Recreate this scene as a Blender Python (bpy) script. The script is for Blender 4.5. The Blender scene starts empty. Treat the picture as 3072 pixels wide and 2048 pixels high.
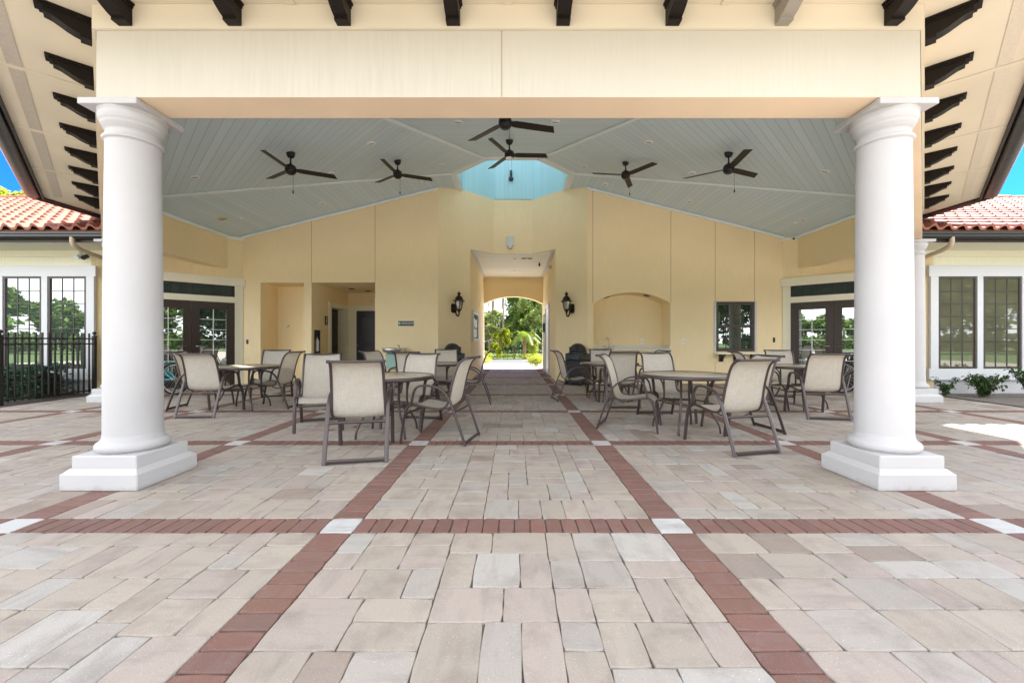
import bpy, math, random
from mathutils import Vector, Matrix
PI = math.pi; R = math.radians
sc = bpy.context.scene
COL = sc.collection
rnd = random.Random(7)

# ------------------------------------------------------------------ materials
def new_mat(name):
    m = bpy.data.materials.new(name); m.use_nodes = True
    nt = m.node_tree
    for n in list(nt.nodes): nt.nodes.remove(n)
    return m, nt, nt.nodes, nt.links
def N(nt, t, **kw):
    n = nt.nodes.new(t)
    for k, v in kw.items():
        if k in n.inputs: n.inputs[k].default_value = v
        else: setattr(n, k, v)
    return n
def math_node(nt, op, a, b=None):
    n = nt.nodes.new('ShaderNodeMath'); n.operation = op
    for i, v in enumerate((a, b)):
        if v is None: continue
        if isinstance(v, (int, float)): n.inputs[i].default_value = v
        else: nt.links.new(v, n.inputs[i])
    return n.outputs[0]
def mixcol(nt, fac, a, b, mode='MIX'):
    n = nt.nodes.new('ShaderNodeMix'); n.data_type = 'RGBA'; n.blend_type = mode
    for s, v in ((n.inputs[0], fac), (n.inputs[6], a), (n.inputs[7], b)):
        if isinstance(v, (int, float)): s.default_value = v
        elif isinstance(v, tuple): s.default_value = (*v[:3], 1)
        else: nt.links.new(v, s)
    return n.outputs[2]
def noise(nt, vec, scale, detail=3, rough=.55):
    n = N(nt, 'ShaderNodeTexNoise', Scale=scale, Detail=detail, Roughness=rough)
    nt.links.new(vec, n.inputs['Vector']); return n.outputs[0]
def ramp(nt, fac, lo, hi, c0=(0,0,0), c1=(1,1,1)):
    n = nt.nodes.new('ShaderNodeValToRGB'); e = n.color_ramp.elements
    e[0].position = lo; e[1].position = hi; e[0].color = (*c0, 1); e[1].color = (*c1, 1)
    nt.links.new(fac, n.inputs[0]); return n.outputs[0]
def mapping(nt, scale=(1,1,1), rot=(0,0,0), space='Object'):
    tc = nt.nodes.new('ShaderNodeTexCoord'); mp = nt.nodes.new('ShaderNodeMapping')
    mp.inputs['Scale'].default_value = scale; mp.inputs['Rotation'].default_value = rot
    nt.links.new(tc.outputs[space], mp.inputs[0]); return mp.outputs[0]
def mul(c, k): return tuple(min(1, v*k) for v in c)

def plain(name, col, rough=.6, metal=0, var=.10, vscale=3, bump=0, bscale=60, stretch=(1,1,1), spec=.5, coat=0):
    m, nt, ns, lk = new_mat(name)
    out = N(nt, 'ShaderNodeOutputMaterial'); b = N(nt, 'ShaderNodeBsdfPrincipled')
    b.inputs['Roughness'].default_value = rough; b.inputs['Metallic'].default_value = metal
    b.inputs['Specular IOR Level'].default_value = spec
    b.inputs['Coat Weight'].default_value = coat
    v = mapping(nt, stretch)
    n1 = noise(nt, v, vscale, 4)
    lk.new(mixcol(nt, n1, mul(col, 1-var), mul(col, 1+var)), b.inputs['Base Color'])
    n2 = noise(nt, v, vscale*4, 3)
    lk.new(math_node(nt, 'ADD', math_node(nt, 'MULTIPLY', n2, .16), rough-.08), b.inputs['Roughness'])
    if bump:
        bp = N(nt, 'ShaderNodeBump', Strength=bump, Distance=.004)
        lk.new(noise(nt, v, bscale, 4, .6), bp.inputs['Height']); lk.new(bp.outputs[0], b.inputs['Normal'])
    lk.new(b.outputs[0], out.inputs[0]); return m

def stucco(name, col, streak=True, strength=.5, sc_=.93):
    m, nt, ns, lk = new_mat(name)
    out = N(nt, 'ShaderNodeOutputMaterial'); b = N(nt, 'ShaderNodeBsdfPrincipled', Roughness=.85)
    b.inputs['Specular IOR Level'].default_value = .25
    v = mapping(nt); vs = mapping(nt, (30, 30, 1.6)); 
    big = noise(nt, v, .7, 3); fine = noise(nt, v, 70, 4, .65)
    st = noise(nt, vs, 1.6, 4, .6)
    c = mixcol(nt, ramp(nt, big, .3, .7), mul(col, .90), mul(col, 1.05))
    c = mixcol(nt, ramp(nt, st, .35, .7), mul(col, sc_), c) if streak else c
    lk.new(c, b.inputs['Base Color'])
    h = math_node(nt, 'ADD', math_node(nt, 'MULTIPLY', st, 1.0 if streak else .15), math_node(nt, 'MULTIPLY', fine, .5))
    bp = N(nt, 'ShaderNodeBump', Strength=strength, Distance=.006)
    lk.new(h, bp.inputs['Height']); lk.new(bp.outputs[0], b.inputs['Normal'])
    lk.new(b.outputs[0], out.inputs[0]); return m

def planks(name, col, pitch, axis=1, groove=.55):
    m, nt, ns, lk = new_mat(name)
    out = N(nt, 'ShaderNodeOutputMaterial'); b = N(nt, 'ShaderNodeBsdfPrincipled', Roughness=.45)
    tc = nt.nodes.new('ShaderNodeTexCoord'); sp = nt.nodes.new('ShaderNodeSeparateXYZ')
    lk.new(tc.outputs['Object'], sp.inputs[0])
    q = math_node(nt, 'DIVIDE', sp.outputs[axis], pitch)
    fr = math_node(nt, 'FRACT', q); fl = math_node(nt, 'FLOOR', q)
    tri = math_node(nt, 'ABSOLUTE', math_node(nt, 'SUBTRACT', fr, .5))
    g = ramp(nt, tri, .466, .488)
    wn = nt.nodes.new('ShaderNodeTexWhiteNoise'); wn.noise_dimensions = '1D'; lk.new(fl, wn.inputs['W'])
    big = noise(nt, tc.outputs['Object'], .8, 3)
    c = mixcol(nt, wn.outputs[0], mul(col, .95), mul(col, 1.04))
    c = mixcol(nt, math_node(nt, 'MULTIPLY', big, .5), c, mul(col, .92))
    c = mixcol(nt, g, c, mul(col, groove))
    lk.new(c, b.inputs['Base Color'])
    bp = N(nt, 'ShaderNodeBump', Strength=.8, Distance=.006); bp.invert = True
    lk.new(g, bp.inputs['Height']); lk.new(bp.outputs[0], b.inputs['Normal'])
    lk.new(b.outputs[0], out.inputs[0]); return m

def paver_mat(name, rough=.75, speck=.5, streak=.5):
    m, nt, ns, lk = new_mat(name)
    out = N(nt, 'ShaderNodeOutputMaterial'); b = N(nt, 'ShaderNodeBsdfPrincipled', Roughness=rough)
    b.inputs['Specular IOR Level'].default_value = .3
    at = nt.nodes.new('ShaderNodeAttribute'); at.attribute_name = 'tint'
    geo = nt.nodes.new('ShaderNodeNewGeometry')
    cx = nt.nodes.new('ShaderNodeCombineXYZ')
    lk.new(math_node(nt, 'MULTIPLY', at.outputs['Alpha'], 91), cx.inputs[0]); lk.new(math_node(nt, 'MULTIPLY', at.outputs['Alpha'], 57), cx.inputs[1])
    va = nt.nodes.new('ShaderNodeVectorMath'); lk.new(geo.outputs['Position'], va.inputs[0]); lk.new(cx.outputs[0], va.inputs[1])
    def mp(s):
        n = nt.nodes.new('ShaderNodeMapping'); n.inputs['Scale'].default_value = s; lk.new(va.outputs[0], n.inputs[0]); return n.outputs[0]
    s1 = noise(nt, mp((2.2, 9, 1)), 1.3, 5, .6); s2 = noise(nt, mp((9, 2.2, 1)), 1.3, 5, .6)
    sel = math_node(nt, 'GREATER_THAN', math_node(nt, 'FRACT', math_node(nt, 'MULTIPLY', at.outputs['Alpha'], 7.31)), .5)
    s = mixcol(nt, sel, s1, s2)
    c = mixcol(nt, math_node(nt, 'MULTIPLY', ramp(nt, s, .50, .74), streak), at.outputs['Color'], mixcol(nt, 1.0, at.outputs['Color'], (.60, .55, .52), 'MULTIPLY'))
    c = mixcol(nt, math_node(nt, 'MULTIPLY', ramp(nt, s, .52, .30), .35*streak), c, mixcol(nt, .5, at.outputs['Color'], (.60, .58, .57)))
    sm = noise(nt, mp((4, 4, 1)), 1.0, 6, .62)
    c = mixcol(nt, math_node(nt, 'MULTIPLY', ramp(nt, sm, .50, .68), .58*streak), c, mixcol(nt, 1.0, at.outputs['Color'], (.50, .45, .43), 'MULTIPLY'))
    fine = noise(nt, va.outputs[0], 130, 3, .7)
    c = mixcol(nt, .22, c, mixcol(nt, ramp(nt, fine, .3, .7), (.25, .25, .25), (.75, .75, .75)), 'OVERLAY')
    sn = noise(nt, va.outputs[0], 210, 1, .5)
    c = mixcol(nt, math_node(nt, 'MULTIPLY', ramp(nt, sn, .70, .74), speck), c, (.72, .70, .70))
    sd = noise(nt, va.outputs[0], 160, 1, .5)
    c = mixcol(nt, math_node(nt, 'MULTIPLY', ramp(nt, sd, .27, .22), .5), c, (.10, .09, .085))
    # broad wear over many pavers
    bw = noise(nt, geo.outputs['Position'], .45, 4)
    c = mixcol(nt, .25, c, mixcol(nt, bw, (.36, .35, .35), (.62, .62, .62)), 'OVERLAY')
    lk.new(c, b.inputs['Base Color'])
    bp = N(nt, 'ShaderNodeBump', Strength=.35, Distance=.004)
    lk.new(math_node(nt, 'ADD', fine, math_node(nt, 'MULTIPLY', s, .8)), bp.inputs['Height']); lk.new(bp.outputs[0], b.inputs['Normal'])
    lk.new(b.outputs[0], out.inputs[0]); return m

def foliage(name, col, trans=.35):
    m, nt, ns, lk = new_mat(name)
    out = N(nt, 'ShaderNodeOutputMaterial')
    at = nt.nodes.new('ShaderNodeAttribute'); at.attribute_name = 'tint'
    c = mixcol(nt, 1.0, at.outputs['Color'], col, 'MULTIPLY')
    d = N(nt, 'ShaderNodeBsdfPrincipled', Roughness=.55); d.inputs['Specular IOR Level'].default_value = .3
    t = N(nt, 'ShaderNodeBsdfTranslucent')
    lk.new(c, d.inputs['Base Color'])
    lk.new(mixcol(nt, 1.0, c, (1.5, 1.6, .5), 'MULTIPLY'), t.inputs[0])
    mx = N(nt, 'ShaderNodeMixShader', Fac=trans); lk.new(d.outputs[0], mx.inputs[1]); lk.new(t.outputs[0], mx.inputs[2])
    lk.new(mx.outputs[0], out.inputs[0]); return m

def pane(name, refl, dark, rough=.0, wob=.02):
    m, nt, ns, lk = new_mat(name)
    out = N(nt, 'ShaderNodeOutputMaterial')
    g = N(nt, 'ShaderNodeBsdfGlossy', Roughness=rough); g.inputs[0].default_value = (.92, .96, .94, 1)
    d = N(nt, 'ShaderNodeBsdfDiffuse')
    v = mapping(nt); n = noise(nt, v, 1.7, 3)
    lk.new(mixcol(nt, n, mul(dark, .5), mul(dark, 1.6)), d.inputs[0])
    bp = N(nt, 'ShaderNodeBump', Strength=wob, Distance=.05); lk.new(noise(nt, v, 1.1, 1), bp.inputs['Height']); lk.new(bp.outputs[0], g.inputs['Normal'])
    mx = N(nt, 'ShaderNodeMixShader', Fac=refl); lk.new(d.outputs[0], mx.inputs[1]); lk.new(g.outputs[0], mx.inputs[2])
    lk.new(mx.outputs[0], out.inputs[0]); return m

def fabric(name, col, trans=.3):
    m, nt, ns, lk = new_mat(name)
    out = N(nt, 'ShaderNodeOutputMaterial')
    tc = nt.nodes.new('ShaderNodeTexCoord')
    def mp(s):
        n = nt.nodes.new('ShaderNodeMapping'); n.inputs['Scale'].default_value = s; lk.new(tc.outputs['Object'], n.inputs[0]); return n.outputs[0]
    a = noise(nt, mp((230, 9, 9)), 1, 3, .6); c2 = noise(nt, mp((9, 200, 200)), 1, 3, .6)
    w = math_node(nt, 'MULTIPLY', math_node(nt, 'ADD', a, c2), .5)
    c = mixcol(nt, ramp(nt, w, .34, .66), mul(col, .80), mul(col, 1.12))
    oi = nt.nodes.new('ShaderNodeObjectInfo')
    c = mixcol(nt, oi.outputs['Random'], c, mixcol(nt, 1.0, c, (.86, .87, .90), 'MULTIPLY'))
    d = N(nt, 'ShaderNodeBsdfPrincipled', Roughness=.7); d.inputs['Specular IOR Level'].default_value = .25
    lk.new(c, d.inputs['Base Color'])
    t = N(nt, 'ShaderNodeBsdfTranslucent'); lk.new(mixcol(nt, 1.0, c, (1.05, .95, .78), 'MULTIPLY'), t.inputs[0])
    bp = N(nt, 'ShaderNodeBump', Strength=.4, Distance=.002); lk.new(w, bp.inputs['Height']); lk.new(bp.outputs[0], d.inputs['Normal'])
    mx = N(nt, 'ShaderNodeMixShader', Fac=trans); lk.new(d.outputs[0], mx.inputs[1]); lk.new(t.outputs[0], mx.inputs[2])
    lk.new(mx.outputs[0], out.inputs[0]); return m

def clear_glass(name):
    m, nt, ns, lk = new_mat(name)
    out = N(nt, 'ShaderNodeOutputMaterial')
    t = N(nt, 'ShaderNodeBsdfTransparent'); t.inputs[0].default_value = (.85, .85, .8, 1)
    g = N(nt, 'ShaderNodeBsdfGlossy', Roughness=.1)
    mx = N(nt, 'ShaderNodeMixShader', Fac=.3); lk.new(t.outputs[0], mx.inputs[1]); lk.new(g.outputs[0], mx.inputs[2])
    lk.new(mx.outputs[0], out.inputs[0]); return m

def ground_mat(name, c0, c1, scale, bump=.6):
    m, nt, ns, lk = new_mat(name)
    out = N(nt, 'ShaderNodeOutputMaterial'); b = N(nt, 'ShaderNodeBsdfPrincipled', Roughness=.9)
    v = mapping(nt); n1 = noise(nt, v, scale, 5, .65); n2 = noise(nt, v, scale*.07, 3)
    c = mixcol(nt, ramp(nt, n1, .3, .7), c0, c1); c = mixcol(nt, math_node(nt, 'MULTIPLY', n2, .5), c, mul(c1, .8))
    lk.new(c, b.inputs['Base Color'])
    bp = N(nt, 'ShaderNodeBump', Strength=bump, Distance=.03); lk.new(n1, bp.inputs['Height']); lk.new(bp.outputs[0], b.inputs['Normal'])
    lk.new(b.outputs[0], out.inputs[0]); return m

M = {}
M['wall'] = stucco('yellow_stucco', (.91, .755, .475), True, .9)
M['beam'] = stucco('cream_stucco', (.53, .505, .435), True, .25, .985)
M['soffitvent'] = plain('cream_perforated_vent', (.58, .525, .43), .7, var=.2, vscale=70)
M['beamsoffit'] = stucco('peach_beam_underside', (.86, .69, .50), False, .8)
M['soffit'] = stucco('cream_soffit_board', (.66, .60, .48), False, .2)
M['wing'] = stucco('pale_yellow_stucco', (.76, .745, .60))
M['column'] = stucco('white_column_stucco', (.485, .485, .50), False, 1.0)
M['plinth'] = plain('white_painted_plinth', (.49, .49, .505), .6, var=.03, bump=.15, bscale=30, stretch=(1, 1, 8))
def add_splash(m):
    nt = m.node_tree; b = next(n for n in nt.nodes if n.type == 'BSDF_PRINCIPLED'); src = b.inputs['Base Color'].links[0].from_socket
    g = nt.nodes.new('ShaderNodeNewGeometry'); sp = nt.nodes.new('ShaderNodeSeparateXYZ'); nt.links.new(g.outputs['Position'], sp.inputs[0])
    n = noise(nt, g.outputs['Position'], 16, 5, .7); n2 = noise(nt, g.outputs['Position'], 45, 2, .5)
    f = math_node(nt, 'MULTIPLY', ramp(nt, math_node(nt, 'ADD', math_node(nt, 'MULTIPLY', sp.outputs[2], 7), n), .50, .80, (1, 1, 1), (0, 0, 0)), .38)
    f = math_node(nt, 'MAXIMUM', f, math_node(nt, 'MULTIPLY', ramp(nt, n2, .76, .79), .35))
    nt.links.new(mixcol(nt, f, src, (.28, .24, .20)), b.inputs['Base Color'])
add_splash(M['plinth'])
M['white'] = plain('white_trim_paint', (.55, .57, .59), .45, var=.03)
M['cream_trim'] = plain('cream_trim_paint', (.82, .79, .64), .5, var=.04)
M['brown'] = plain('dark_brown_paint', (.0075, .0045, .0035), .5, var=.2, spec=.25)
M['flarebrown'] = plain('flare_lightened_brown', (.26, .235, .20), .6, var=.2, vscale=9)  # lens glare put into the colour of one brown bracket
M['gutter'] = plain('bronze_gutter_metal', (.008, .006, .006), .35, .0, var=.15)
M['fascia'] = plain('brown_fascia_paint', (.024, .014, .012), .5, var=.15)
M['ceil'] = planks('pale_blue_ceiling_boards', (.63, .775, .865), .125, 1, .72)
M['cupola'] = planks('bright_blue_cupola_boards', (.46, .78, .87), .13, 0, .8)
M['ceiltrim'] = plain('pale_blue_trim_paint', (.80, .87, .89), .4, var=.03)
M['tunnelceil'] = planks('white_ceiling_boards', (.86, .86, .80), .13, 1, .7)
M['door'] = plain('dark_brown_door_paint', (.036, .022, .017), .4, var=.12)
M['navy'] = plain('dark_navy_door_paint', (.014, .015, .024), .35, var=.15)
M['frame'] = plain('dark_bronze_window_frame', (.055, .042, .042), .4, .2, var=.1)
M['muntin'] = plain('white_muntin', (.78, .80, .80), .4, var=.03)
M['dkmuntin'] = plain('grey_muntin', (.035, .035, .036), .4, var=.03)
M['pane'] = pane('bright_window_pane', .35, (.055, .075, .06))
M['panedim'] = pane('dim_screened_pane', .15, (.105, .105, .068), .02)
M['panedoor'] = pane('door_pane', .34, (.045, .06, .05))
M['panedark'] = pane('serving_window_pane', .28, (.035, .05, .035))
M['panetransom'] = pane('transom_pane', .10, (.03, .05, .05))
M['metal'] = plain('bronze_chair_frame', (.068, .052, .052), .34, .3, var=.15, vscale=6)
M['tubeend'] = plain('dark_end_plug', (.03, .035, .06), .4, var=.1)
M['sling'] = fabric('beige_woven_sling', (.655, .61, .535))
M['tabletop'] = plain('tan_speckled_tabletop', (.42, .375, .31), .22, var=.25, vscale=22, spec=.5)
M['black'] = plain('black_paint', (.010, .010, .011), .38, var=.2)
M['fan'] = plain('black_bronze_fan', (.012, .010, .010), .35, .2, var=.2)
M['blade'] = plain('dark_walnut_blade', (.020, .015, .012), .5, var=.35, vscale=8, stretch=(8, 1, 1))
M['whiteplastic'] = plain('white_plastic', (.86, .87, .88), .35, var=.02)
M['greyplastic'] = plain('pale_grey_plastic', (.60, .66, .68), .4, var=.05)
M['lightlens'] = plain('frosted_light_lens', (.80, .82, .84), .3, var=.04)
M['yellowtrim'] = plain('yellowed_trim_ring', (.62, .53, .28), .5, var=.1)
M['steel'] = plain('brushed_steel', (.62, .64, .63), .25, .9, var=.1, vscale=5)
M['chrome'] = plain('brushed_nickel', (.42, .40, .37), .2, .95, var=.1)
M['teal'] = plain('grey_green_enamel', (.30, .49, .44), .4, var=.06)
M['counter'] = plain('cream_counter_stone', (.72, .70, .60), .25, var=.08, vscale=18)
M['iron'] = plain('dark_bronze_lantern', (.020, .016, .011), .45, .4, var=.3)
M['clear'] = clear_glass('lantern_glass')
M['bulb'] = plain('candle_bulb', (.75, .68, .52), .3, var=.05)
M['bin'] = plain('black_bin_plastic', (.014, .016, .022), .3, var=.2)
M['bag'] = plain('black_bin_liner', (.022, .026, .036), .22, var=.5, vscale=14, bump=1, bscale=22)
M['spout'] = plain('tan_downspout', (.43, .36, .25), .5, var=.06)
M['signface'] = plain('charcoal_sign_face', (.045, .048, .050), .5, var=.05)
M['signtext'] = plain('white_sign_lettering', (.85, .87, .82), .5, var=.02)
M['signrim'] = plain('cream_sign_rim', (.80, .77, .62), .5, var=.02)
M['cyan'] = plain('turquoise_bicycle_paint', (.03, .52, .62), .25, var=.05)
M['tyre'] = plain('black_tyre_rubber', (.018, .017, .017), .7, var=.2)
M['silver'] = plain('silver_rim', (.55, .55, .55), .3, .8, var=.05)
M['tile'] = None
M['soil'] = ground_mat('dark_mulch_soil', (.028, .021, .017), (.085, .066, .055), 26, 1)
M['sandsoil'] = ground_mat('grey_sandy_soil', (.10, .09, .085), (.24, .21, .19), 22, 1)
M['grass'] = ground_mat('lawn_grass', (.045, .085, .02), (.10, .16, .04), 9, 1)
M['asphalt'] = ground_mat('grey_asphalt', (.055, .058, .064), (.085, .088, .095), 60, .4)
M['concrete'] = ground_mat('pale_concrete', (.50, .48, .44), (.60, .58, .54), 30, .3)
M['joint'] = ground_mat('joint_sand', (.10, .088, .08), (.22, .195, .18), 60, .6)
M['courtyard'] = ground_mat('distant_paving', (.36, .315, .275), (.45, .40, .355), 4, .3)
M['paver'] = paver_mat('tumbled_pavers', streak=.8)
M['brick'] = paver_mat('red_brick_pavers', .8, .55, .35)
M['bark'] = plain('grey_brown_bark', (.16, .125, .10), .9, var=.3, vscale=6, bump=.8, bscale=14, stretch=(3, 3, .6))
M['palmbark'] = plain('brown_palm_bark', (.22, .12, .06), .9, var=.3, vscale=9, bump=.8, bscale=20)
M['leaf'] = foliage('mid_green_leaves', (.095, .155, .045))
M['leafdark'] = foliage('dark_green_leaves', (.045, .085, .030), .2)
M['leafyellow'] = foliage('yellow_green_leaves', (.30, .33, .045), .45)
M['palmleaf'] = foliage('palm_fronds', (.19, .25, .045), .4)
M['leafgrey'] = foliage('grey_green_leaves', (.20, .26, .12), .4)
M['hedgeleaf'] = foliage('blue_green_hedge_leaves', (.040, .090, .055), .2)
M['deadleaf'] = plain('dead_brown_leaf', (.30, .13, .05), .7, var=.3, vscale=30)

def tile_mat():
    m, nt, ns, lk = new_mat('terracotta_roof_tile')
    out = N(nt, 'ShaderNodeOutputMaterial'); b = N(nt, 'ShaderNodeBsdfPrincipled', Roughness=.65); b.inputs['Specular IOR Level'].default_value = .2
    v = mapping(nt, (3.6, 2.8, 2.8)); vo = nt.nodes.new('ShaderNodeTexVoronoi'); lk.new(v, vo.inputs['Vector']); vo.inputs['Scale'].default_value = 1
    n = noise(nt, mapping(nt), 9, 4)
    c = mixcol(nt, vo.outputs['Color'], (.235, .082, .060), (.33, .135, .10)); c = mixcol(nt, math_node(nt, 'MULTIPLY', ramp(nt, n, .45, .8), .5), c, (.40, .235, .19))
    lk.new(c, b.inputs['Base Color']); lk.new(b.outputs[0], out.inputs[0]); return m
M['tile'] = tile_mat()

# ------------------------------------------------------------------ mesh builder
class MB:
    def __init__(s): s.v = []; s.f = []; s.sm = []; s.tint = []; s.mi = []; s.curm = 0
    def add(s, vs, fs, smooth=False, tint=None):
        o = len(s.v); s.v += [tuple(p) for p in vs]
        for f in fs:
            s.f.append(tuple(i+o for i in f)); s.sm.append(smooth); s.tint.append(tint); s.mi.append(s.curm)
        return s
    def quad(s, a, b, c, d, **k): return s.add([a, b, c, d], [(0, 1, 2, 3)], **k)
    def poly(s, pts, **k): return s.add(pts, [tuple(range(len(pts)))], **k)
    def box(s, x0, x1, y0, y1, z0, z1, mat=None):
        vs = [(x, y, z) for z in (z0, z1) for y in (y0, y1) for x in (x0, x1)]
        if mat is not None: vs = [mat @ Vector(p) for p in vs]
        return s.add(vs, [(0,2,3,1),(4,5,7,6),(0,1,5,4),(1,3,7,5),(3,2,6,7),(2,0,4,6)])
    def bbox(s, x0, x1, y0, y1, z0, z1, b=.006, mat=None):
        """box with chamfered edges"""
        X = (x0, x1); Y = (y0, y1); Z = (z0, z1); vs = []; idx = {}
        for i in (0,1):
            for j in (0,1):
                for k in (0,1):
                    sx, sy, sz = (1-2*i)*b, (1-2*j)*b, (1-2*k)*b
                    for a in range(3):
                        p = [X[i]+(sx if a != 0 else 0), Y[j]+(sy if a != 1 else 0), Z[k]+(sz if a != 2 else 0)]
                        idx[(i,j,k,a)] = len(vs); vs.append(p)
        fs = []
        for i in (0,1): fs.append([idx[(i,j,k,0)] for j,k in ((0,0),(1,0),(1,1),(0,1))][::(1 if i else -1)])
        for j in (0,1): fs.append([idx[(i,j,k,1)] for i,k in ((0,0),(1,0),(1,1),(0,1))][::(-1 if j else 1)])
        for k in (0,1): fs.append([idx[(i,j,k,2)] for i,j in ((0,0),(1,0),(1,1),(0,1))][::(1 if k else -1)])
        for i in (0,1):
            for j in (0,1): fs.append([idx[(i,j,0,0)], idx[(i,j,1,0)], idx[(i,j,1,1)], idx[(i,j,0,1)]])
        for i in (0,1):
            for k in (0,1): fs.append([idx[(i,0,k,0)], idx[(i,1,k,0)], idx[(i,1,k,2)], idx[(i,0,k,2)]])
        for j in (0,1):
            for k in (0,1): fs.append([idx[(0,j,k,1)], idx[(1,j,k,1)], idx[(1,j,k,2)], idx[(0,j,k,2)]])
        for i in (0,1):
            for j in (0,1):
                for k in (0,1): fs.append([idx[(i,j,k,0)], idx[(i,j,k,1)], idx[(i,j,k,2)]])
        if mat is not None: vs = [mat @ Vector(p) for p in vs]
        return s.add(vs, fs)
    def prism(s, plan, z0, z1):
        n = len(plan)
        vs = [(x, y, z0) for x, y in plan]+[(x, y, z1) for x, y in plan]
        return s.add(vs, [tuple(range(n))[::-1], tuple(range(n, 2*n))]+[(i, (i+1) % n, n+(i+1) % n, n+i) for i in range(n)])
    def lathe(s, prof, cx=0, cy=0, seg=40, z0=0, smooth=True, cap=True):
        n = len(prof); vs = []
        for k in range(seg):
            a = 2*PI*k/seg
            for r, z in prof: vs.append((cx+r*math.cos(a), cy+r*math.sin(a), z0+z))
        fs = [(k*n+i, ((k+1) % seg)*n+i, ((k+1) % seg)*n+i+1, k*n+i+1) for k in range(seg) for i in range(n-1)]
        s.add(vs, fs, smooth)
        if cap:
            s.add([vs[k*n] for k in range(seg)], [tuple(range(seg))[::-1]])
            s.add([vs[k*n+n-1] for k in range(seg)], [tuple(range(seg))])
        return s
    def sweep(s, path, sec, side=None, cap=True, smooth=True, closed=False):
        P = [Vector(p) for p in path]; n = len(P); m = len(sec); vs = []; prev = None
        for i in range(n):
            if closed: t = (P[(i+1) % n]-P[i-1])
            else: t = (P[min(i+1, n-1)]-P[max(i-1, 0)])
            t.normalize()
            if side is not None: sd = Vector(side); sd = (sd-t*sd.dot(t)).normalized()
            else:
                if prev is None:
                    ref = Vector((0,0,1)) if abs(t.z) < .9 else Vector((1,0,0)); sd = t.cross(ref).normalized()
                else: sd = (prev-t*prev.dot(t)).normalized()
                prev = sd
            nm = sd.cross(t)
            for a, b in sec: vs.append(P[i]+sd*a+nm*b)
        fs = []
        for i in range(n if closed else n-1):
            j = (i+1) % n
            fs += [(i*m+k, i*m+(k+1) % m, j*m+(k+1) % m, j*m+k) for k in range(m)]
        s.add(vs, fs, smooth)
        if cap and not closed:
            s.add(vs[:m], [tuple(range(m))]); s.add(vs[-m:], [tuple(range(m))[::-1]])
        return s
    def tube(s, path, r, seg=8, **k):
        return s.sweep(path, [(r*math.cos(2*PI*i/seg), r*math.sin(2*PI*i/seg)) for i in range(seg)], **k)
    def bar(s, path, w, t, side, **k):
        """flat rounded bar: w along side, t across"""
        a, b, c = w/2, t/2, min(w, t)*.28
        sec = [(a-c, -b), (a, -b+c), (a, b-c), (a-c, b), (-a+c, b), (-a, b-c), (-a, -b+c), (-a+c, -b)]
        return s.sweep(path, sec, side=side, **k)
    def ball(s, c, r, seg=14, rings=8, sz=1):
        prof = [(r*math.sin(PI*i/rings), -r*sz*math.cos(PI*i/rings)) for i in range(rings+1)]
        return s.lathe(prof, c[0], c[1], seg, c[2], cap=False)
    def build(s, name, mat, parent=None, off=None):
        me = bpy.data.meshes.new(name)
        v = s.v
        if off is None and parent is not None and parent.get('_ox') is not None: off = (parent['_ox'], parent['_oy'], 0)
        if off is not None and any(off): v = [(p[0]-off[0], p[1]-off[1], p[2]-off[2]) for p in v]
        me.from_pydata(v, [], s.f)
        for mm in (mat if isinstance(mat, (list, tuple)) else [mat]): me.materials.append(mm)
        me.polygons.foreach_set('use_smooth', s.sm)
        me.polygons.foreach_set('material_index', s.mi)
        if any(t is not None for t in s.tint):
            at = me.attributes.new('tint', 'FLOAT_COLOR', 'FACE')
            at.data.foreach_set('color', [c for t in s.tint for c in ((t if t else (1, 1, 1, 1)))])
        me.update()
        o = bpy.data.objects.new(name, me); COL.objects.link(o)
        if parent is not None: o.parent = parent
        return o

def smoothpath(pts, n=6):
    P = [Vector(p) for p in pts]; out = []
    for i in range(len(P)-1):
        p0 = P[max(i-1, 0)]; p1 = P[i]; p2 = P[i+1]; p3 = P[min(i+2, len(P)-1)]
        for k in range(n):
            t = k/n
            out.append(.5*((2*p1)+(p2-p0)*t+(2*p0-5*p1+4*p2-p3)*t*t+(3*p1-p0-3*p2+p3)*t**3))
    out.append(P[-1]); return out

def tag(o, label, cat, group=None):
    o['label'] = label; o['category'] = cat
    if group: o['group'] = group
    return o
def struct(o, kind='structure', label=None):
    o['kind'] = kind
    if label: o['label'] = label
    return o
def thing(name, label, cat, loc=(0,0,0), rotz=0, group=None):
    o = bpy.data.objects.new(name, None); COL.objects.link(o); o.empty_display_size = .2
    o.location = loc; o.rotation_euler = (0, 0, rotz)
    return tag(o, label, cat, group)
def site(name, label, cat, x, y, group=None):
    """thing whose parts are modelled in world coordinates"""
    o = thing(name, label, cat, (x, y, 0), 0, group); o['_ox'] = x; o['_oy'] = y; return o
def dup(root, loc, rotz, label, group=None):
    r = root.copy(); COL.objects.link(r); r.location = loc; r.rotation_euler = (0, 0, rotz); r['label'] = label
    if group: r['group'] = group
    for ch in list(root.children):
        c = ch.copy(); COL.objects.link(c); c.parent = r
        for g in list(ch.children):
            d = g.copy(); COL.objects.link(d); d.parent = c
    return r
SITES = []

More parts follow.
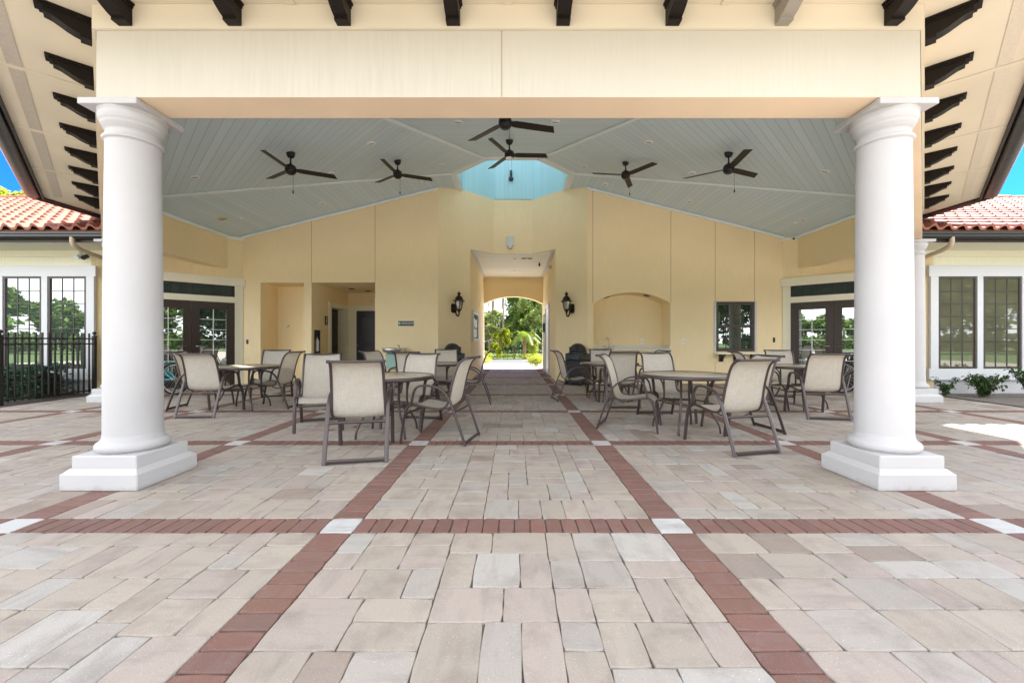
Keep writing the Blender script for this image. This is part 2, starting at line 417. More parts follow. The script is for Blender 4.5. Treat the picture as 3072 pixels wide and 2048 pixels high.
# ------------------------------------------------------------------ layout constants
CY = 11.01                       # centre of the octagon
T8 = math.tan(PI/8)
def oc(k, a, s, z):
    t = k*PI/4; o = (math.sin(t), -math.cos(t)); u = (math.cos(t), math.sin(t))
    return (a*o[0]+s*u[0], CY+a*o[1]+s*u[1], z)
def ceil_z(d): return 5.43-(d-1.41)*.251
def ring(mb, k, a0, a1, z0, z1, smax=None, smin=None):
    """mitred straight piece of the octagon between apothems a0 and a1"""
    e = lambda a, sg: (min(a*T8, smax) if (sg > 0 and smax is not None) else max(-a*T8, smin) if (sg < 0 and smin is not None) else sg*a*T8)
    pl = [oc(k, a0, e(a0, -1), 0)[:2], oc(k, a1, e(a1, -1), 0)[:2], oc(k, a1, e(a1, 1), 0)[:2], oc(k, a0, e(a0, 1), 0)[:2]]
    mb.prism(pl, z0, z1); return mb
WY = 11.0                        # main wall plane
GX = [-5.15, -3.09, -1.03, 1.03, 3.09, 5.15, 7.21]
GY0, GP = 2.56, 2.075

# ------------------------------------------------------------------ ground
struct(MB().quad((-220,-220,-.06), (220,-220,-.06), (220,300,-.06), (-220,300,-.06)).build('ground', M['grass']), 'structure')
struct(MB().quad((-15.5,.6,-.012), (15.5,.6,-.012), (15.5,17.6,-.012), (-15.5,17.6,-.012)).build('joint_sand_bed', M['joint']))
struct(MB().quad((-26,-16,-.004), (26,-16,-.004), (26,.598,-.004), (-26,.598,-.004)).build('courtyard', M['courtyard']))

pav = MB(); brk = MB(); wht = MB()
pr = random.Random(21)
def paver(mb, x0, x1, y0, y1, tint, gap=.0009, inset=.0032, drop=.0032, zj=.0008):
    x0 += gap*pr.uniform(.6, 1.5); x1 -= gap*pr.uniform(.6, 1.5); y0 += gap*pr.uniform(.6, 1.5); y1 -= gap*pr.uniform(.6, 1.5)
    z = pr.uniform(-zj, zj); tx = pr.uniform(-.003, .003)*(x1-x0)*2; ty = pr.uniform(-.003, .003)*(y1-y0)*2
    rag = .0024 if y0 < 9 and gap < .0012 else .0012
    seg = 4 if y0 < 6.5 and gap < .0012 else 2
    def outline(i2):
        P = []
        for (ax, ay), (bx, by) in (((x0, y0), (x1, y0)), ((x1, y0), (x1, y1)), ((x1, y1), (x0, y1)), ((x0, y1), (x0, y0))):
            for q in range(seg): P.append((ax+(bx-ax)*q/seg, ay+(by-ay)*q/seg))
        return P
    base = [(x+pr.uniform(-rag, rag), y+pr.uniform(-rag, rag)) for x, y in outline(0)]
    n = len(base); cx, cy = (x0+x1)/2, (y0+y1)/2; hx, hy = (x1-x0)/2, (y1-y0)/2
    for q in range(0, n, seg):   # worn corners
        base[q] = (base[q][0]-(base[q][0]-cx)/hx*pr.uniform(.001, .006), base[q][1]-(base[q][1]-cy)/hy*pr.uniform(.001, .006))
    def ins(p, d, z): return (p[0]-(p[0]-cx)/hx*d, p[1]-(p[1]-cy)/hy*d, z+tx*(p[0]-cx)/hx+ty*(p[1]-cy)/hy)
    vs = [ins(p, inset*2.2, z) for p in base]+[ins(p, inset*.6, z-drop*.35) for p in base]+[(p[0], p[1], z-drop*1.6) for p in base]+[(p[0], p[1], -.03) for p in base]
    fs = [tuple(range(n))]+[(r_*n+n+k, r_*n+n+(k+1) % n, r_*n+(k+1) % n, r_*n+k) for r_ in range(3) for k in range(n)]
    o = len(mb.v); mb.add(vs, fs, False, tint=tint)

def ptint():
    r = pr.random(); v = pr.uniform(.92, 1.07)
    if r < .44: c = (.630, .560, .495)
    elif r < .72: c = (.625, .540, .500)
    elif r < .91: c = (.615, .575, .545)
    elif r < .97: c = (.70, .68, .665)
    else: c = (.47, .385, .335)
    return (c[0]*v, c[1]*v*.99, c[2]*v*.955, pr.random())
def btint():
    v = pr.uniform(.86, 1.14)
    return (.275*v, .118*v*pr.uniform(.94, 1.06), .088*v*pr.uniform(.92, 1.1), pr.random())
U = .0775
def split(x, y, w, h, ux, uy, x0, y0, ok):
    if w > 4 or h > 4:
        vert = (w > 4) and (h <= 4 or (w > 8 and pr.random() < .35) or (w <= 8 and h <= 8 and pr.random() < .5))
        n = w if vert else h
        if vert and h <= 4: c = pr.choice([3, 4, 4, 2] if h > 2 else [3, 4])
        elif n <= 8: c = pr.choice([3, 3, 4, 2])
        else: c = pr.choice([7, 8, 9, 10, 12]) if vert else pr.choice([3, 3, 4, 2, 6, 7])
        c = min(c, n-2)
        if vert: split(x, y, c, h, ux, uy, x0, y0, ok); split(x+c, y, w-c, h, ux, uy, x0, y0, ok)
        else: split(x, y, w, c, ux, uy, x0, y0, ok); split(x, y+c, w, h-c, ux, uy, x0, y0, ok)
        return
    if w == 4 and h == 4 and pr.random() < .7:
        if pr.random() < .5: emit(x, y, 4, 2, ux, uy, x0, y0, ok); emit(x, y+2, 4, 2, ux, uy, x0, y0, ok)
        else: emit(x, y, 2, 4, ux, uy, x0, y0, ok); emit(x+2, y, 2, 4, ux, uy, x0, y0, ok)
        return
    emit(x, y, w, h, ux, uy, x0, y0, ok)
def emit(x, y, w, h, ux, uy, x0, y0, ok):
    a, b, c, d = x0+x*ux, x0+(x+w)*ux, y0+y*uy, y0+(y+h)*uy
    if ok((a+b)/2, (c+d)/2): paver(pav, a, b, c, d, ptint())
def okp(x, y):
    if abs(x) > 13.5 or y < .55 or y > 17.0: return False
    if y > WY+.05: return abs(x) < 1.26 or (y < 12.45 and abs(x) < .585+12.42-y) or (-5.45 < x < -3.66 and y < 13.5) or (-6.8 < x < -5.6 and y < 11.9)
    edge = 8.75+.2*max(0, (y-6.8)/2)
    if y > 5.2 and abs(x) > edge+.02: return False
    return True
xs = [-13.39+2.06*i for i in range(14)]; ys = [GY0-GP+GP*j for j in range(9)]
for i, gx in enumerate(xs[:-1]):
    for j, gy in enumerate(ys):
        nx = xs[i+1]; ny = gy+GP
        w = nx-gx-.2; h = GP-.2
        split(0, 0, 24, 24, w/24, h/24, gx+.1, gy+.1, okp)
for gx in xs:
    for gy in ys:
        if okp(gx, gy): paver(wht, gx-.1, gx+.1, gy-.1, gy+.1, (.88, .90, .92, pr.random()))
        nb = 18; L = GP-.2
        for q in range(nb):          # bricks of the lengthways bands
            a, b = gy+.1+L*q/nb, gy+.1+L*(q+1)/nb
            if okp(gx, (a+b)/2): paver(brk, gx-.1, gx+.1, a, b, btint(), gap=.0016, inset=.003, drop=.004)
        nb = 19; L = 2.06-.2
        for q in range(nb):          # soldier bricks of the crosswise bands
            a, b = gx+.1+L*q/nb, gx+.1+L*(q+1)/nb
            if okp((a+b)/2, gy): paver(brk, a, b, gy-.1, gy+.1, btint(), gap=.0016, inset=.003, drop=.004)
struct(pav.build('paving', M['paver'])); struct(brk.build('brick_band', M['brick'])); struct(wht.build('white_paver', M['paver']))
# planting soil either side
struct(MB().poly([(-8.72,5.2,.004), (-8.93,8.95,.004), (-9.2,9.05,.004), (-16,9.05,.004), (-16,5.2,.004)][::-1]).build('soil_bed', M['soil']))
struct(MB().poly([(8.85,5.2,.004), (16,5.2,.004), (16,9.05,.004), (9.2,9.05,.004), (9.0,8.95,.004)]).build('mulch_bed', M['sandsoil']))
# beyond the breezeway
struct(MB().quad((-14,17.1,-.006), (14,17.1,-.006), (14,21.2,-.006), (-14,21.2,-.006)).build('apron', M['concrete']))
struct(MB().quad((-60,21.2,-.010), (60,21.2,-.010), (60,25.6,-.010), (-60,25.6,-.010)).build('driveway', M['asphalt']))

# ------------------------------------------------------------------ pavilion
PV = site('pavilion', 'open octagonal pavilion with white round columns, cream beams and blue plank ceiling', 'pavilion', 0, CY)
SIDES = {0: None, 1: None, -1: None, 2: 1, -2: -1}
for k in (0, 1, -1, 2, -2):
    smax = .25 if k == 2 else None; smin = -.25 if k == -2 else None
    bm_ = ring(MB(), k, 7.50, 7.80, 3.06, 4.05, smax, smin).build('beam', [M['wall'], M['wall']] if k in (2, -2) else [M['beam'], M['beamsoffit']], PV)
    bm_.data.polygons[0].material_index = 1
    sm2 = .25 if k == 2 else None; sn2 = -.25 if k == -2 else None
    if k in (2, -2):
        sm2 = -1.2 if k == 2 else None; sn2 = 1.2 if k == -2 else None
    ring(MB(), k, 7.803, 7.825, 3.58, 3.768, sm2, sn2).build('frieze', M['soffit'], PV)
    sf = ring(MB(), k, 7.803, 8.54, 3.77, 3.83, sm2, sn2).build('soffit', M['soffit'], PV)
    ring(MB(), k, 8.542, 8.565, 3.73, 3.90, sm2, sn2).build('fascia', M['fascia'], PV)
    g = MB()
    a = 8.675; s0 = -a*T8 if sn2 is None else sn2; s1 = a*T8 if sm2 is None else sm2
    g.tube([oc(k, a, s0, 3.83), oc(k, a, s1, 3.83)], .108, 16)
    g.build('gutter', M['gutter'], PV)
    if k in (0, 1, -1):
        v = MB(); j = MB(); L = 8.37*T8
        n = 4
        for q in range(n):
            a0 = -L+.10+q*(2*L-.2)/n+.04; a1 = -L+.10+(q+1)*(2*L-.2)/n-.04; j = MB()
            v.prism([oc(k, a, s, 0)[:2] for a, s in ((8.31, a0), (8.41, a0), (8.41, a1), (8.31, a1))], 3.765, 3.7695)
            if q: 
                x = (a0+a1)/2-(2*L-.2)/n/2
                j.prism([oc(k, a, s, 0)[:2] for a, s in ((7.828, x-.03), (8.52, x-.03), (8.52, x+.03), (7.828, x+.03))], 3.76, 3.7685); j.build('soffit_batten', M['soffit'], PV)
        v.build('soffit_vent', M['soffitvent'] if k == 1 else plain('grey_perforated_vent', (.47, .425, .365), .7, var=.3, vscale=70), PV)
        for q in range(8):
            s = -2.975+.85*q
            t = k*PI/4
            mt = Matrix.Translation(Vector(oc(k, 7.827, s, 3.597))) @ Matrix.Rotation(t, 4, 'Z') @ Matrix.Rotation(PI/2, 4, 'Z')
            # local: +x = inward after rotation, so use -x outward
            prof = [(0, 0), (.065, 0), (.065, .022), (.10, .030), (.14, .046), (.18, .068), (.22, .088), (.265, .098), (.265, .132), (0, .132)]
            b = MB(); h = .052
            vs = [mt @ Vector((-u, -h, z)) for u, z in prof]+[mt @ Vector((-u, h, z)) for u, z in prof]
            n = len(prof)
            b.add(vs, [tuple(range(n)), tuple(range(n, 2*n))[::-1]]+[(i, n+i, n+(i+1) % n, (i+1) % n) for i in range(n)])
            b.box(-.29, 0, -h-.008, h+.008, .1325, .152, mt)
            b.box(-.315, 0, -h-.018, h+.018, .1525, .1715, mt)
            bo = b.build('bracket', M['flarebrown'] if (k == 0 and q == 6) else M['brown'], PV)
            if k == 0 and q == 6: bo['label'] = 'eave bracket greyed by painted-in lens glare, among dark brown ones'
# ceiling facets as separate boards, each in its own local frame (grooves run along the eave)
for k in (0, 1, -1, 2, -2):
    o = MB()
    a0, a1 = 1.41, 7.52
    o.quad((-a1*T8, -a1, ceil_z(a1)), (a1*T8, -a1, ceil_z(a1)), (a0*T8, -a0, ceil_z(a0)), (-a0*T8, -a0, ceil_z(a0)))
    b = o.build('ceiling_panel', M['ceil'], PV, off=(0, 0, 0)); b.rotation_euler = (0, 0, k*PI/4)
def trim_line(p, q, w=.07, t=.03):
    d = (Vector(q)-Vector(p)); 
    side = d.cross(Vector((0, 0, 1))).normalized()
    return MB().bar([p, q], w, t, side, smooth=False)
for s in (-1, 1):                                           # hips
    for kk in (0, 1):
        k = kk if s > 0 else -kk
        trim_line(oc(k, 7.5, s*7.5*T8, ceil_z(7.5)-.02), oc(k, 1.43, s*1.43*T8, ceil_z(1.43)-.02), .085).build('hip_trim', M['ceiltrim'], PV)
for k in (0, 1, -1, 2, -2):
    trim_line(oc(k, 1.50, -1.50*T8, ceil_z(1.5)-.02), oc(k, 1.50, 1.5*T8, ceil_z(1.5)-.02), .16).build('cupola_trim', M['ceiltrim'], PV)
    smx = .26 if k == 2 else 7.45*T8; smn = -.26 if k == -2 else -7.45*T8
    trim_line(oc(k, 7.455, smn, ceil_z(7.46)-.035), oc(k, 7.455, smx, ceil_z(7.46)-.035), .07, .07).build('crown_moulding', M['ceiltrim'], PV)
# cupola
for k in range(8):
    c = MB(); a = 1.41
    c.box(-a*T8, a*T8, -a-.10, -a, 5.435, 7.5)
    o = c.build('cupola_wall', M['cupola'], PV, off=(0, 0, 0)); o.rotation_euler = (0, 0, k*PI/4)
p = MB()
for k in range(8): p.box(-.07, .07, -.07, .07, 7.5, 9.3, Matrix.Translation(Vector(oc(k, 1.47, 1.47*T8, 0))))
p.build('cupola_post', M['cream_trim'], PV)
for k in (2, 3, 4):  # added unseen panels, leaving one slot to shape the sun patch below
    for z0, z1 in (((7.501, 8.05), (8.7, 9.299)) if k == 3 else ((7.501, 9.299),)):
        c = MB(); c.box(-.52, .52, -1.50, -1.46, z0, z1); o = c.build('cupola_sun_blocker', M['cream_trim'], PV, off=(0, 0, 0)); o.rotation_euler = (0, 0, k*PI/4)
p = MB(); pts = [oc(k, 1.9, 1.9*T8, 9.3) for k in range(8)]
for k in range(8): p.poly([pts[k], pts[(k+1) % 8], (0, CY, 10.3)])
p.poly(pts[::-1]); p.build('cupola_roof', M['tile'], PV)
# roof
rf = MB()
for k in range(8):
    a0, a1 = 8.60, 1.515
    rf.quad(oc(k, a0, -a0*T8, 3.905), oc(k, a0, a0*T8, 3.905), oc(k, a1, a1*T8, 6.45), oc(k, a1, -a1*T8, 6.45))
rf.build('roof', M['tile'], PV)

def column(x, y):
    root = bpy.data.objects.new('column', None)  # placeholder, replaced below
    bpy.data.objects.remove(root)
    sh = MB()
    prof = [(.192, .34), (.1915, .6), (.190, 1.1), (.187, 1.7), (.182, 2.3), (.177, 2.79)]
    sh.lathe(prof, x, y, 56, cap=False)
    shaft = sh.build('column', M['column'], PV)
    pl = MB()
    w, v = .30, .253
    pl.bbox(x-w, x+w, y-w, y+w, 0, .132, .008)
    vs = [(x+sx*(w-.012), y+sy*(w-.012), .131) for sx, sy in ((-1,-1),(1,-1),(1,1),(-1,1))]+[(x+sx*(v+.004), y+sy*(v+.004), .163) for sx, sy in ((-1,-1),(1,-1),(1,1),(-1,1))]
    pl.add(vs, [(k, (k+1) % 4, 4+(k+1) % 4, 4+k) for k in range(4)])
    pl.bbox(x-v, x+v, y-v, y+v, .12, .258, .007)
    pl.build('plinth', M['plinth'], shaft, off=(0, CY, 0))
    tr = MB(); pr_ = [(.19, .2585)]
    pr_ = [(.215, .2585)]+[(.20+.040*math.cos(a), .300+.040*math.sin(a)) for a in [R(-80+16*i) for i in range(11)]]+[(.205, .345), (.197, .365), (.192, .39)]
    tr.lathe(pr_, x, y, 56, cap=False); tr.build('base_moulding', M['column'], shaft, off=(0, CY, 0))
    cp = MB()
    pr_ = [(.177, 2.765)]+[(.180+.017*math.cos(a), 2.795+.017*math.sin(a)) for a in [R(-90+22.5*i) for i in range(9)]]
    pr_ += [(.176, 2.818), (.175, 2.868), (.188, 2.872), (.188, 2.886), (.196, 2.89), (.203, 2.912), (.204, 2.918), (.210, 2.922), (.219, 2.95), (.221, 2.972), (.216, 2.984), (.222, 2.99), (.226, 3.010)]
    cp.lathe(pr_, x, y, 56, cap=False)
    cp.bbox(x-.232, x+.232, y-.232, y+.232, 3.008, 3.057, .004)
    cp.build('capital', M['column'], shaft, off=(0, CY, 0))
for x, y in ((-3.14, 3.43), (3.14, 3.43), (-7.58, 7.87), (7.69, 7.87)): column(x, y)
jn = MB(); jn.box(-.005, .005, 3.1585-.0, 3.159+.0, 3.07, 3.55)
MB().box(-.055, -.049, CY-7.8025, CY-7.80, 3.065, 3.578).build('control_joint', plain('dark_joint', (.35, .28, .18), .8), PV)  # thin darker strip marking the joint in the beam face

# ------------------------------------------------------------------ main building (rear wall, recesses, breezeway)
MBD = site('rear_building', 'yellow stucco rear wall with arched niche, restroom recess and arched breezeway', 'building', 0, 13.0)
w = MB()
def wz(x): return ceil_z(max(abs(x), 1.41))+.06
def wall_rect(x0, x1, z0, z1=None):
    if z1 is None: w.quad((x0, WY, z0), (x1, WY, z0), (x1, WY, wz(x1)), (x0, WY, wz(x0)))
    else: w.quad((x0, WY, z0), (x1, WY, z0), (x1, WY, z1), (x0, WY, z1))
# left half
for a, b in ((-7.26, -6.78), (-5.62, -5.41), (-3.70, -2.005)): wall_rect(a, b, 0, 2.72)
wall_rect(-7.26, -2.005, 2.72)
# right half with arched niche and window opening
wall_rect(2.005, 2.165, 0); wall_rect(4.236, 5.45, 0); wall_rect(6.49, 7.26, 0)
wall_rect(5.45, 6.49, 0, .88); wall_rect(5.45, 6.49, 2.20)
wall_rect(2.165, 4.236, 0, .90)
xc, hw, zs, zr = 3.2, 1.0355, 2.17, 2.455
rad = (hw*hw+(zr-zs)**2)/(2*(zr-zs))
arc = [(2.165+2*hw*i/20, zr-rad+math.sqrt(max(0, rad*rad-(2*hw*(i/20)-hw)**2))) for i in range(21)]
for (xa, za), (xb, zb) in zip(arc[:-1], arc[1:]):
    w.quad((xa, WY, za), (xb, WY, zb), (xb, WY, wz(xb)), (xa, WY, wz(xa)))
ND = 11.62
for (xa, za), (xb, zb) in zip(arc[:-1], arc[1:]): w.quad((xa, WY, za), (xa, ND, za), (xb, ND, zb), (xb, WY, zb), smooth=True)
w.poly([(2.165, ND, .90), (4.236, ND, .90)]+[(x, ND, z) for x, z in arc[::-1]])
w.quad((2.165, WY, .9), (2.165, ND, .9), (2.165, ND, zs), (2.165, WY, zs)); w.quad((4.236, WY, .9), (4.236, WY, zs), (4.236, ND, zs), (4.236, ND, .9))
# bay walls, panel above the breezeway, breezeway sides
for s in (-1, 1):
    w.quad((s*2.005, WY, 0), (s*1.23, 11.775, 0), (s*1.23, 11.775, 5.5), (s*2.005, WY, 5.5))
    w.quad((s*1.23, 11.775, 3.79), (s*.585, 12.42, 3.79), (s*.585, 12.42, 5.45), (s*1.23, 11.775, 5.45))
    w.quad((s*1.23, 11.775, 0), (s*1.23, 17.0, 0), (s*1.23, 17.0, 3.79), (s*1.23, 11.775, 3.79))
w.quad((-.585, 12.42, 3.79), (.585, 12.42, 3.79), (.585, 12.42, 5.45), (-.585, 12.42, 5.45))
# far arch wall
zs2, zr2 = 2.70, 3.0; hw2 = 1.23; r2 = (hw2**2+(zr2-zs2)**2)/(2*(zr2-zs2))
arc2 = [(-hw2+2*hw2*i/20, zr2-r2+math.sqrt(r2*r2-(2*hw2*i/20-hw2)**2)) for i in range(21)]
for (xa, za), (xb, zb) in zip(arc2[:-1], arc2[1:]):
    w.quad((xa, 17.0, za), (xb, 17.0, zb), (xb, 17.0, 3.79), (xa, 17.0, 3.79))
    w.quad((xa, 17.0, za), (xa, 17.35, za), (xb, 17.35, zb), (xb, 17.0, zb), smooth=True)
    w.quad((xa, 17.35, za), (xb, 17.35, zb), (xb, 17.35, 4.2), (xa, 17.35, 4.2))
for s in (-1, 1):
    w.quad((s*1.23, 17.0, 0), (s*1.23, 17.35, 0), (s*1.23, 17.35, zs2), (s*1.23, 17.0, zs2))
    w.quad((s*1.23, 17.35, 0), (s*9, 17.35, 0), (s*9, 17.35, 4.2), (s*1.23, 17.35, 4.2))
# restroom recess and small recess
w.quad((-5.41, WY, 0), (-5.41, 12.13, 0), (-5.41, 12.13, 2.72), (-5.41, WY, 2.72))
w.quad((-5.41, 12.13, 2.15), (-5.41, 13.22, 2.15), (-5.41, 13.22, 2.72), (-5.41, 12.13, 2.72))
w.quad((-5.41, 13.22, 0), (-5.41, 13.4, 0), (-5.41, 13.4, 2.72), (-5.41, 13.22, 2.72))
w.quad((-5.41, 13.4, 0), (-3.70, 13.4, 0), (-3.70, 13.4, 2.72), (-5.41, 13.4, 2.72))
w.quad((-3.70, WY, 0), (-3.70, WY, 2.72), (-3.70, 13.4, 2.72), (-3.70, 13.4, 0))
w.quad((-5.41, WY, 2.72), (-5.41, 13.4, 2.72), (-3.70, 13.4, 2.72), (-3.70, WY, 2.72))
w.quad((-6.78, WY, 0), (-6.78, 11.8, 0), (-6.78, 11.8, 2.72), (-6.78, WY, 2.72))
w.quad((-6.78, 11.8, 0), (-5.62, 11.8, 0), (-5.62, 11.8, 2.72), (-6.78, 11.8, 2.72))
w.quad((-5.62, WY, 0), (-5.62, WY, 2.72), (-5.62, 11.8, 2.72), (-5.62, 11.8, 0))
w.quad((-6.78, WY, 2.72), (-6.78, 11.8, 2.72), (-5.62, 11.8, 2.72), (-5.62, WY, 2.72))
w.build('wall', M['wall'], MBD)
# breezeway ceiling
t = MB(); t.poly([(-1.23, 11.775, 3.785), (-.585, 12.42, 3.785), (.585, 12.42, 3.785), (1.23, 11.775, 3.785), (1.23, 17.0, 3.785), (-1.23, 17.0, 3.785)])
t.build('breezeway_ceiling', M['tunnelceil'], MBD)
t = MB()
for s in (-1, 1): t.box(min(s*1.228, s*1.13), max(s*1.228, s*1.13), 11.9, 16.9, 3.75, 3.782)
t.build('ceiling_border', M['white'], MBD)
tr = trim_line((-7.26, WY-.04, wz(7.26)-.10), (-2.005, WY-.04, wz(2.005)-.10), .06, .06); tr.build('crown_moulding', M['ceiltrim'], MBD)
tr = trim_line((7.26, WY-.04, wz(7.26)-.10), (2.005, WY-.04, wz(2.005)-.10), .06, .06); tr.build('crown_moulding', M['ceiltrim'], MBD)
j = MB()
for x, z0 in ((-5.41, 2.73), (-3.70, 2.73), (4.25, 2.18), (2.15, 2.18), (5.44, 2.22), (6.50, 2.22)):
    j.box(x-.005, x+.005, WY-.0025, WY-.0005, z0, wz(x)-.1)
j.box(5.435, 5.443, WY-.0025, WY-.0005, .02, .6); j.box(4.246, 4.254, WY-.0025, WY-.0005, .02, .9)
j.build('control_joint', plain('joint_sealant', (.30, .21, .10), .8), MBD)
# restroom doors
t = MB(); t.box(-5.409, -5.19, 13.365, 13.399, 0, 2.30); t.box(-5.188, -3.71, 13.365, 13.399, 2.14, 2.30); t.box(-5.19, -5.12, 13.375, 13.399, 0, 2.139)
t.box(-5.408, -5.37, 11.99, 12.13, 0, 2.30); t.box(-5.408, -5.37, 12.131, 13.22, 2.15, 2.30); t.box(-5.408, -5.37, 13.221, 13.36, 0, 2.30)
t.quad((-5.41, 13.22, 0), (-5.66, 13.22, 0), (-5.66, 13.22, 2.15), (-5.41, 13.22, 2.15)); t.quad((-5.41, 12.13, 2.15), (-5.66, 12.13, 2.15), (-5.66, 13.22, 2.15), (-5.41, 13.22, 2.15))
t.build('door_trim', M['cream_trim'], MBD)
d = MB(); d.box(-5.12, -4.2, 13.378, 13.392, 0, 2.135)
for z0, z1 in ((.2, .75), (.85, .98), (1.08, 1.95)): d.bbox(-4.99, -4.33, 13.362, 13.377, z0, z1, .01)
dd = d.build('restroom_door', M['navy'], MBD)
MB().ball((-5.06, 13.34, 1.0), .03).build('handle', M['chrome'], dd, off=(0, 13.0, 0))
d = MB(); d.box(-5.70, -5.66, 12.1, 13.25, 0, 2.16); dd = d.build('restroom_door', M['navy'], MBD)
MB().ball((-5.63, 13.1, 1.0), .03).build('handle', M['chrome'], dd, off=(0, 13.0, 0))
# niche counter
c = MB(); c.bbox(2.17, 4.231, 10.90, ND-.001, .895, .935, .006); c.box(2.17, 4.231, ND-.022, ND-.001, .936, 1.04); c.box(4.21, 4.231, 11.0, ND-.023, .936, 1.04)
c.build('countertop', M['counter'], MBD)
# serving window
fr = MB()
for a, b, z0, z1 in ((5.445, 5.52, .875, 2.205), (6.42, 6.495, .875, 2.205), (5.521, 6.419, .875, .95), (5.521, 6.419, 2.13, 2.205), (5.521, 6.419, 1.52, 1.59)): fr.bbox(a, b, 10.97, 11.05, z0, z1, .004)
f = fr.build('window', M['frame'], MBD)
MB().quad((5.5, 11.03, .92), (6.45, 11.03, .92), (6.45, 11.03, 2.16), (5.5, 11.03, 2.16)).build('pane', M['panedark'], f, off=(0, 13.0, 0))
m_ = MB()
for i in (1, 2, 3): m_.box(5.52+.225*i-.008, 5.52+.225*i+.008, 11.018, 11.026, .95, 1.519); m_.box(5.52+.225*i-.008, 5.52+.225*i+.008, 11.018, 11.026, 1.591, 2.13)
m_.box(5.52, 6.42, 11.014, 11.0175, 1.23, 1.245); m_.box(5.52, 6.42, 11.014, 11.0175, 1.85, 1.865)
m_.build('muntin', M['dkmuntin'], f, off=(0, 13.0, 0))
t = MB()
t.bbox(5.405, 5.455, 10.965, 10.998, .86, 2.22, .004); t.bbox(6.485, 6.535, 10.965, 10.998, .86, 2.22, .004)
t.build('window_trim', M['white'], MBD)
sh = MB(); sh.bbox(5.38, 6.56, 10.72, 10.998, .80, .845, .006)
so = sh.build('window_shelf', M['cream_trim'], MBD)
for x in (5.58, 5.97, 6.42):
    b = MB(); n_ = [(10.997, .799), (10.80, .799), (10.80, .77), (10.86, .74), (10.92, .68), (10.94, .60), (10.997, .60)]
    vs = [(x-.045, y, z) for y, z in n_]+[(x+.045, y, z) for y, z in n_]; k = len(n_)
    b.add(vs, [tuple(range(k)), tuple(range(k, 2*k))[::-1]]+[(i, k+i, k+(i+1) % k, (i+1) % k) for i in range(k)])
    b.build('shelf_bracket', M['black'], so, off=(0, 13.0, 0))
# breezeway side door
d = MB(); d.box(1.19, 1.228, 13.86, 13.96, 0, 2.43); d.box(1.19, 1.228, 15.2, 15.3, 0, 2.43); d.box(1.19, 1.228, 13.961, 15.199, 2.32, 2.43)
d.box(1.20, 1.228, 15.9, 15.99, 0, 2.2); d.box(1.20, 1.228, 16.5, 16.58, 0, 2.2)
d.build('door_trim', M['white'], MBD)
MB().box(1.215, 1.2275, 13.961, 15.199, 0, 2.319).build('breezeway_door', M['greyplastic'], MBD)

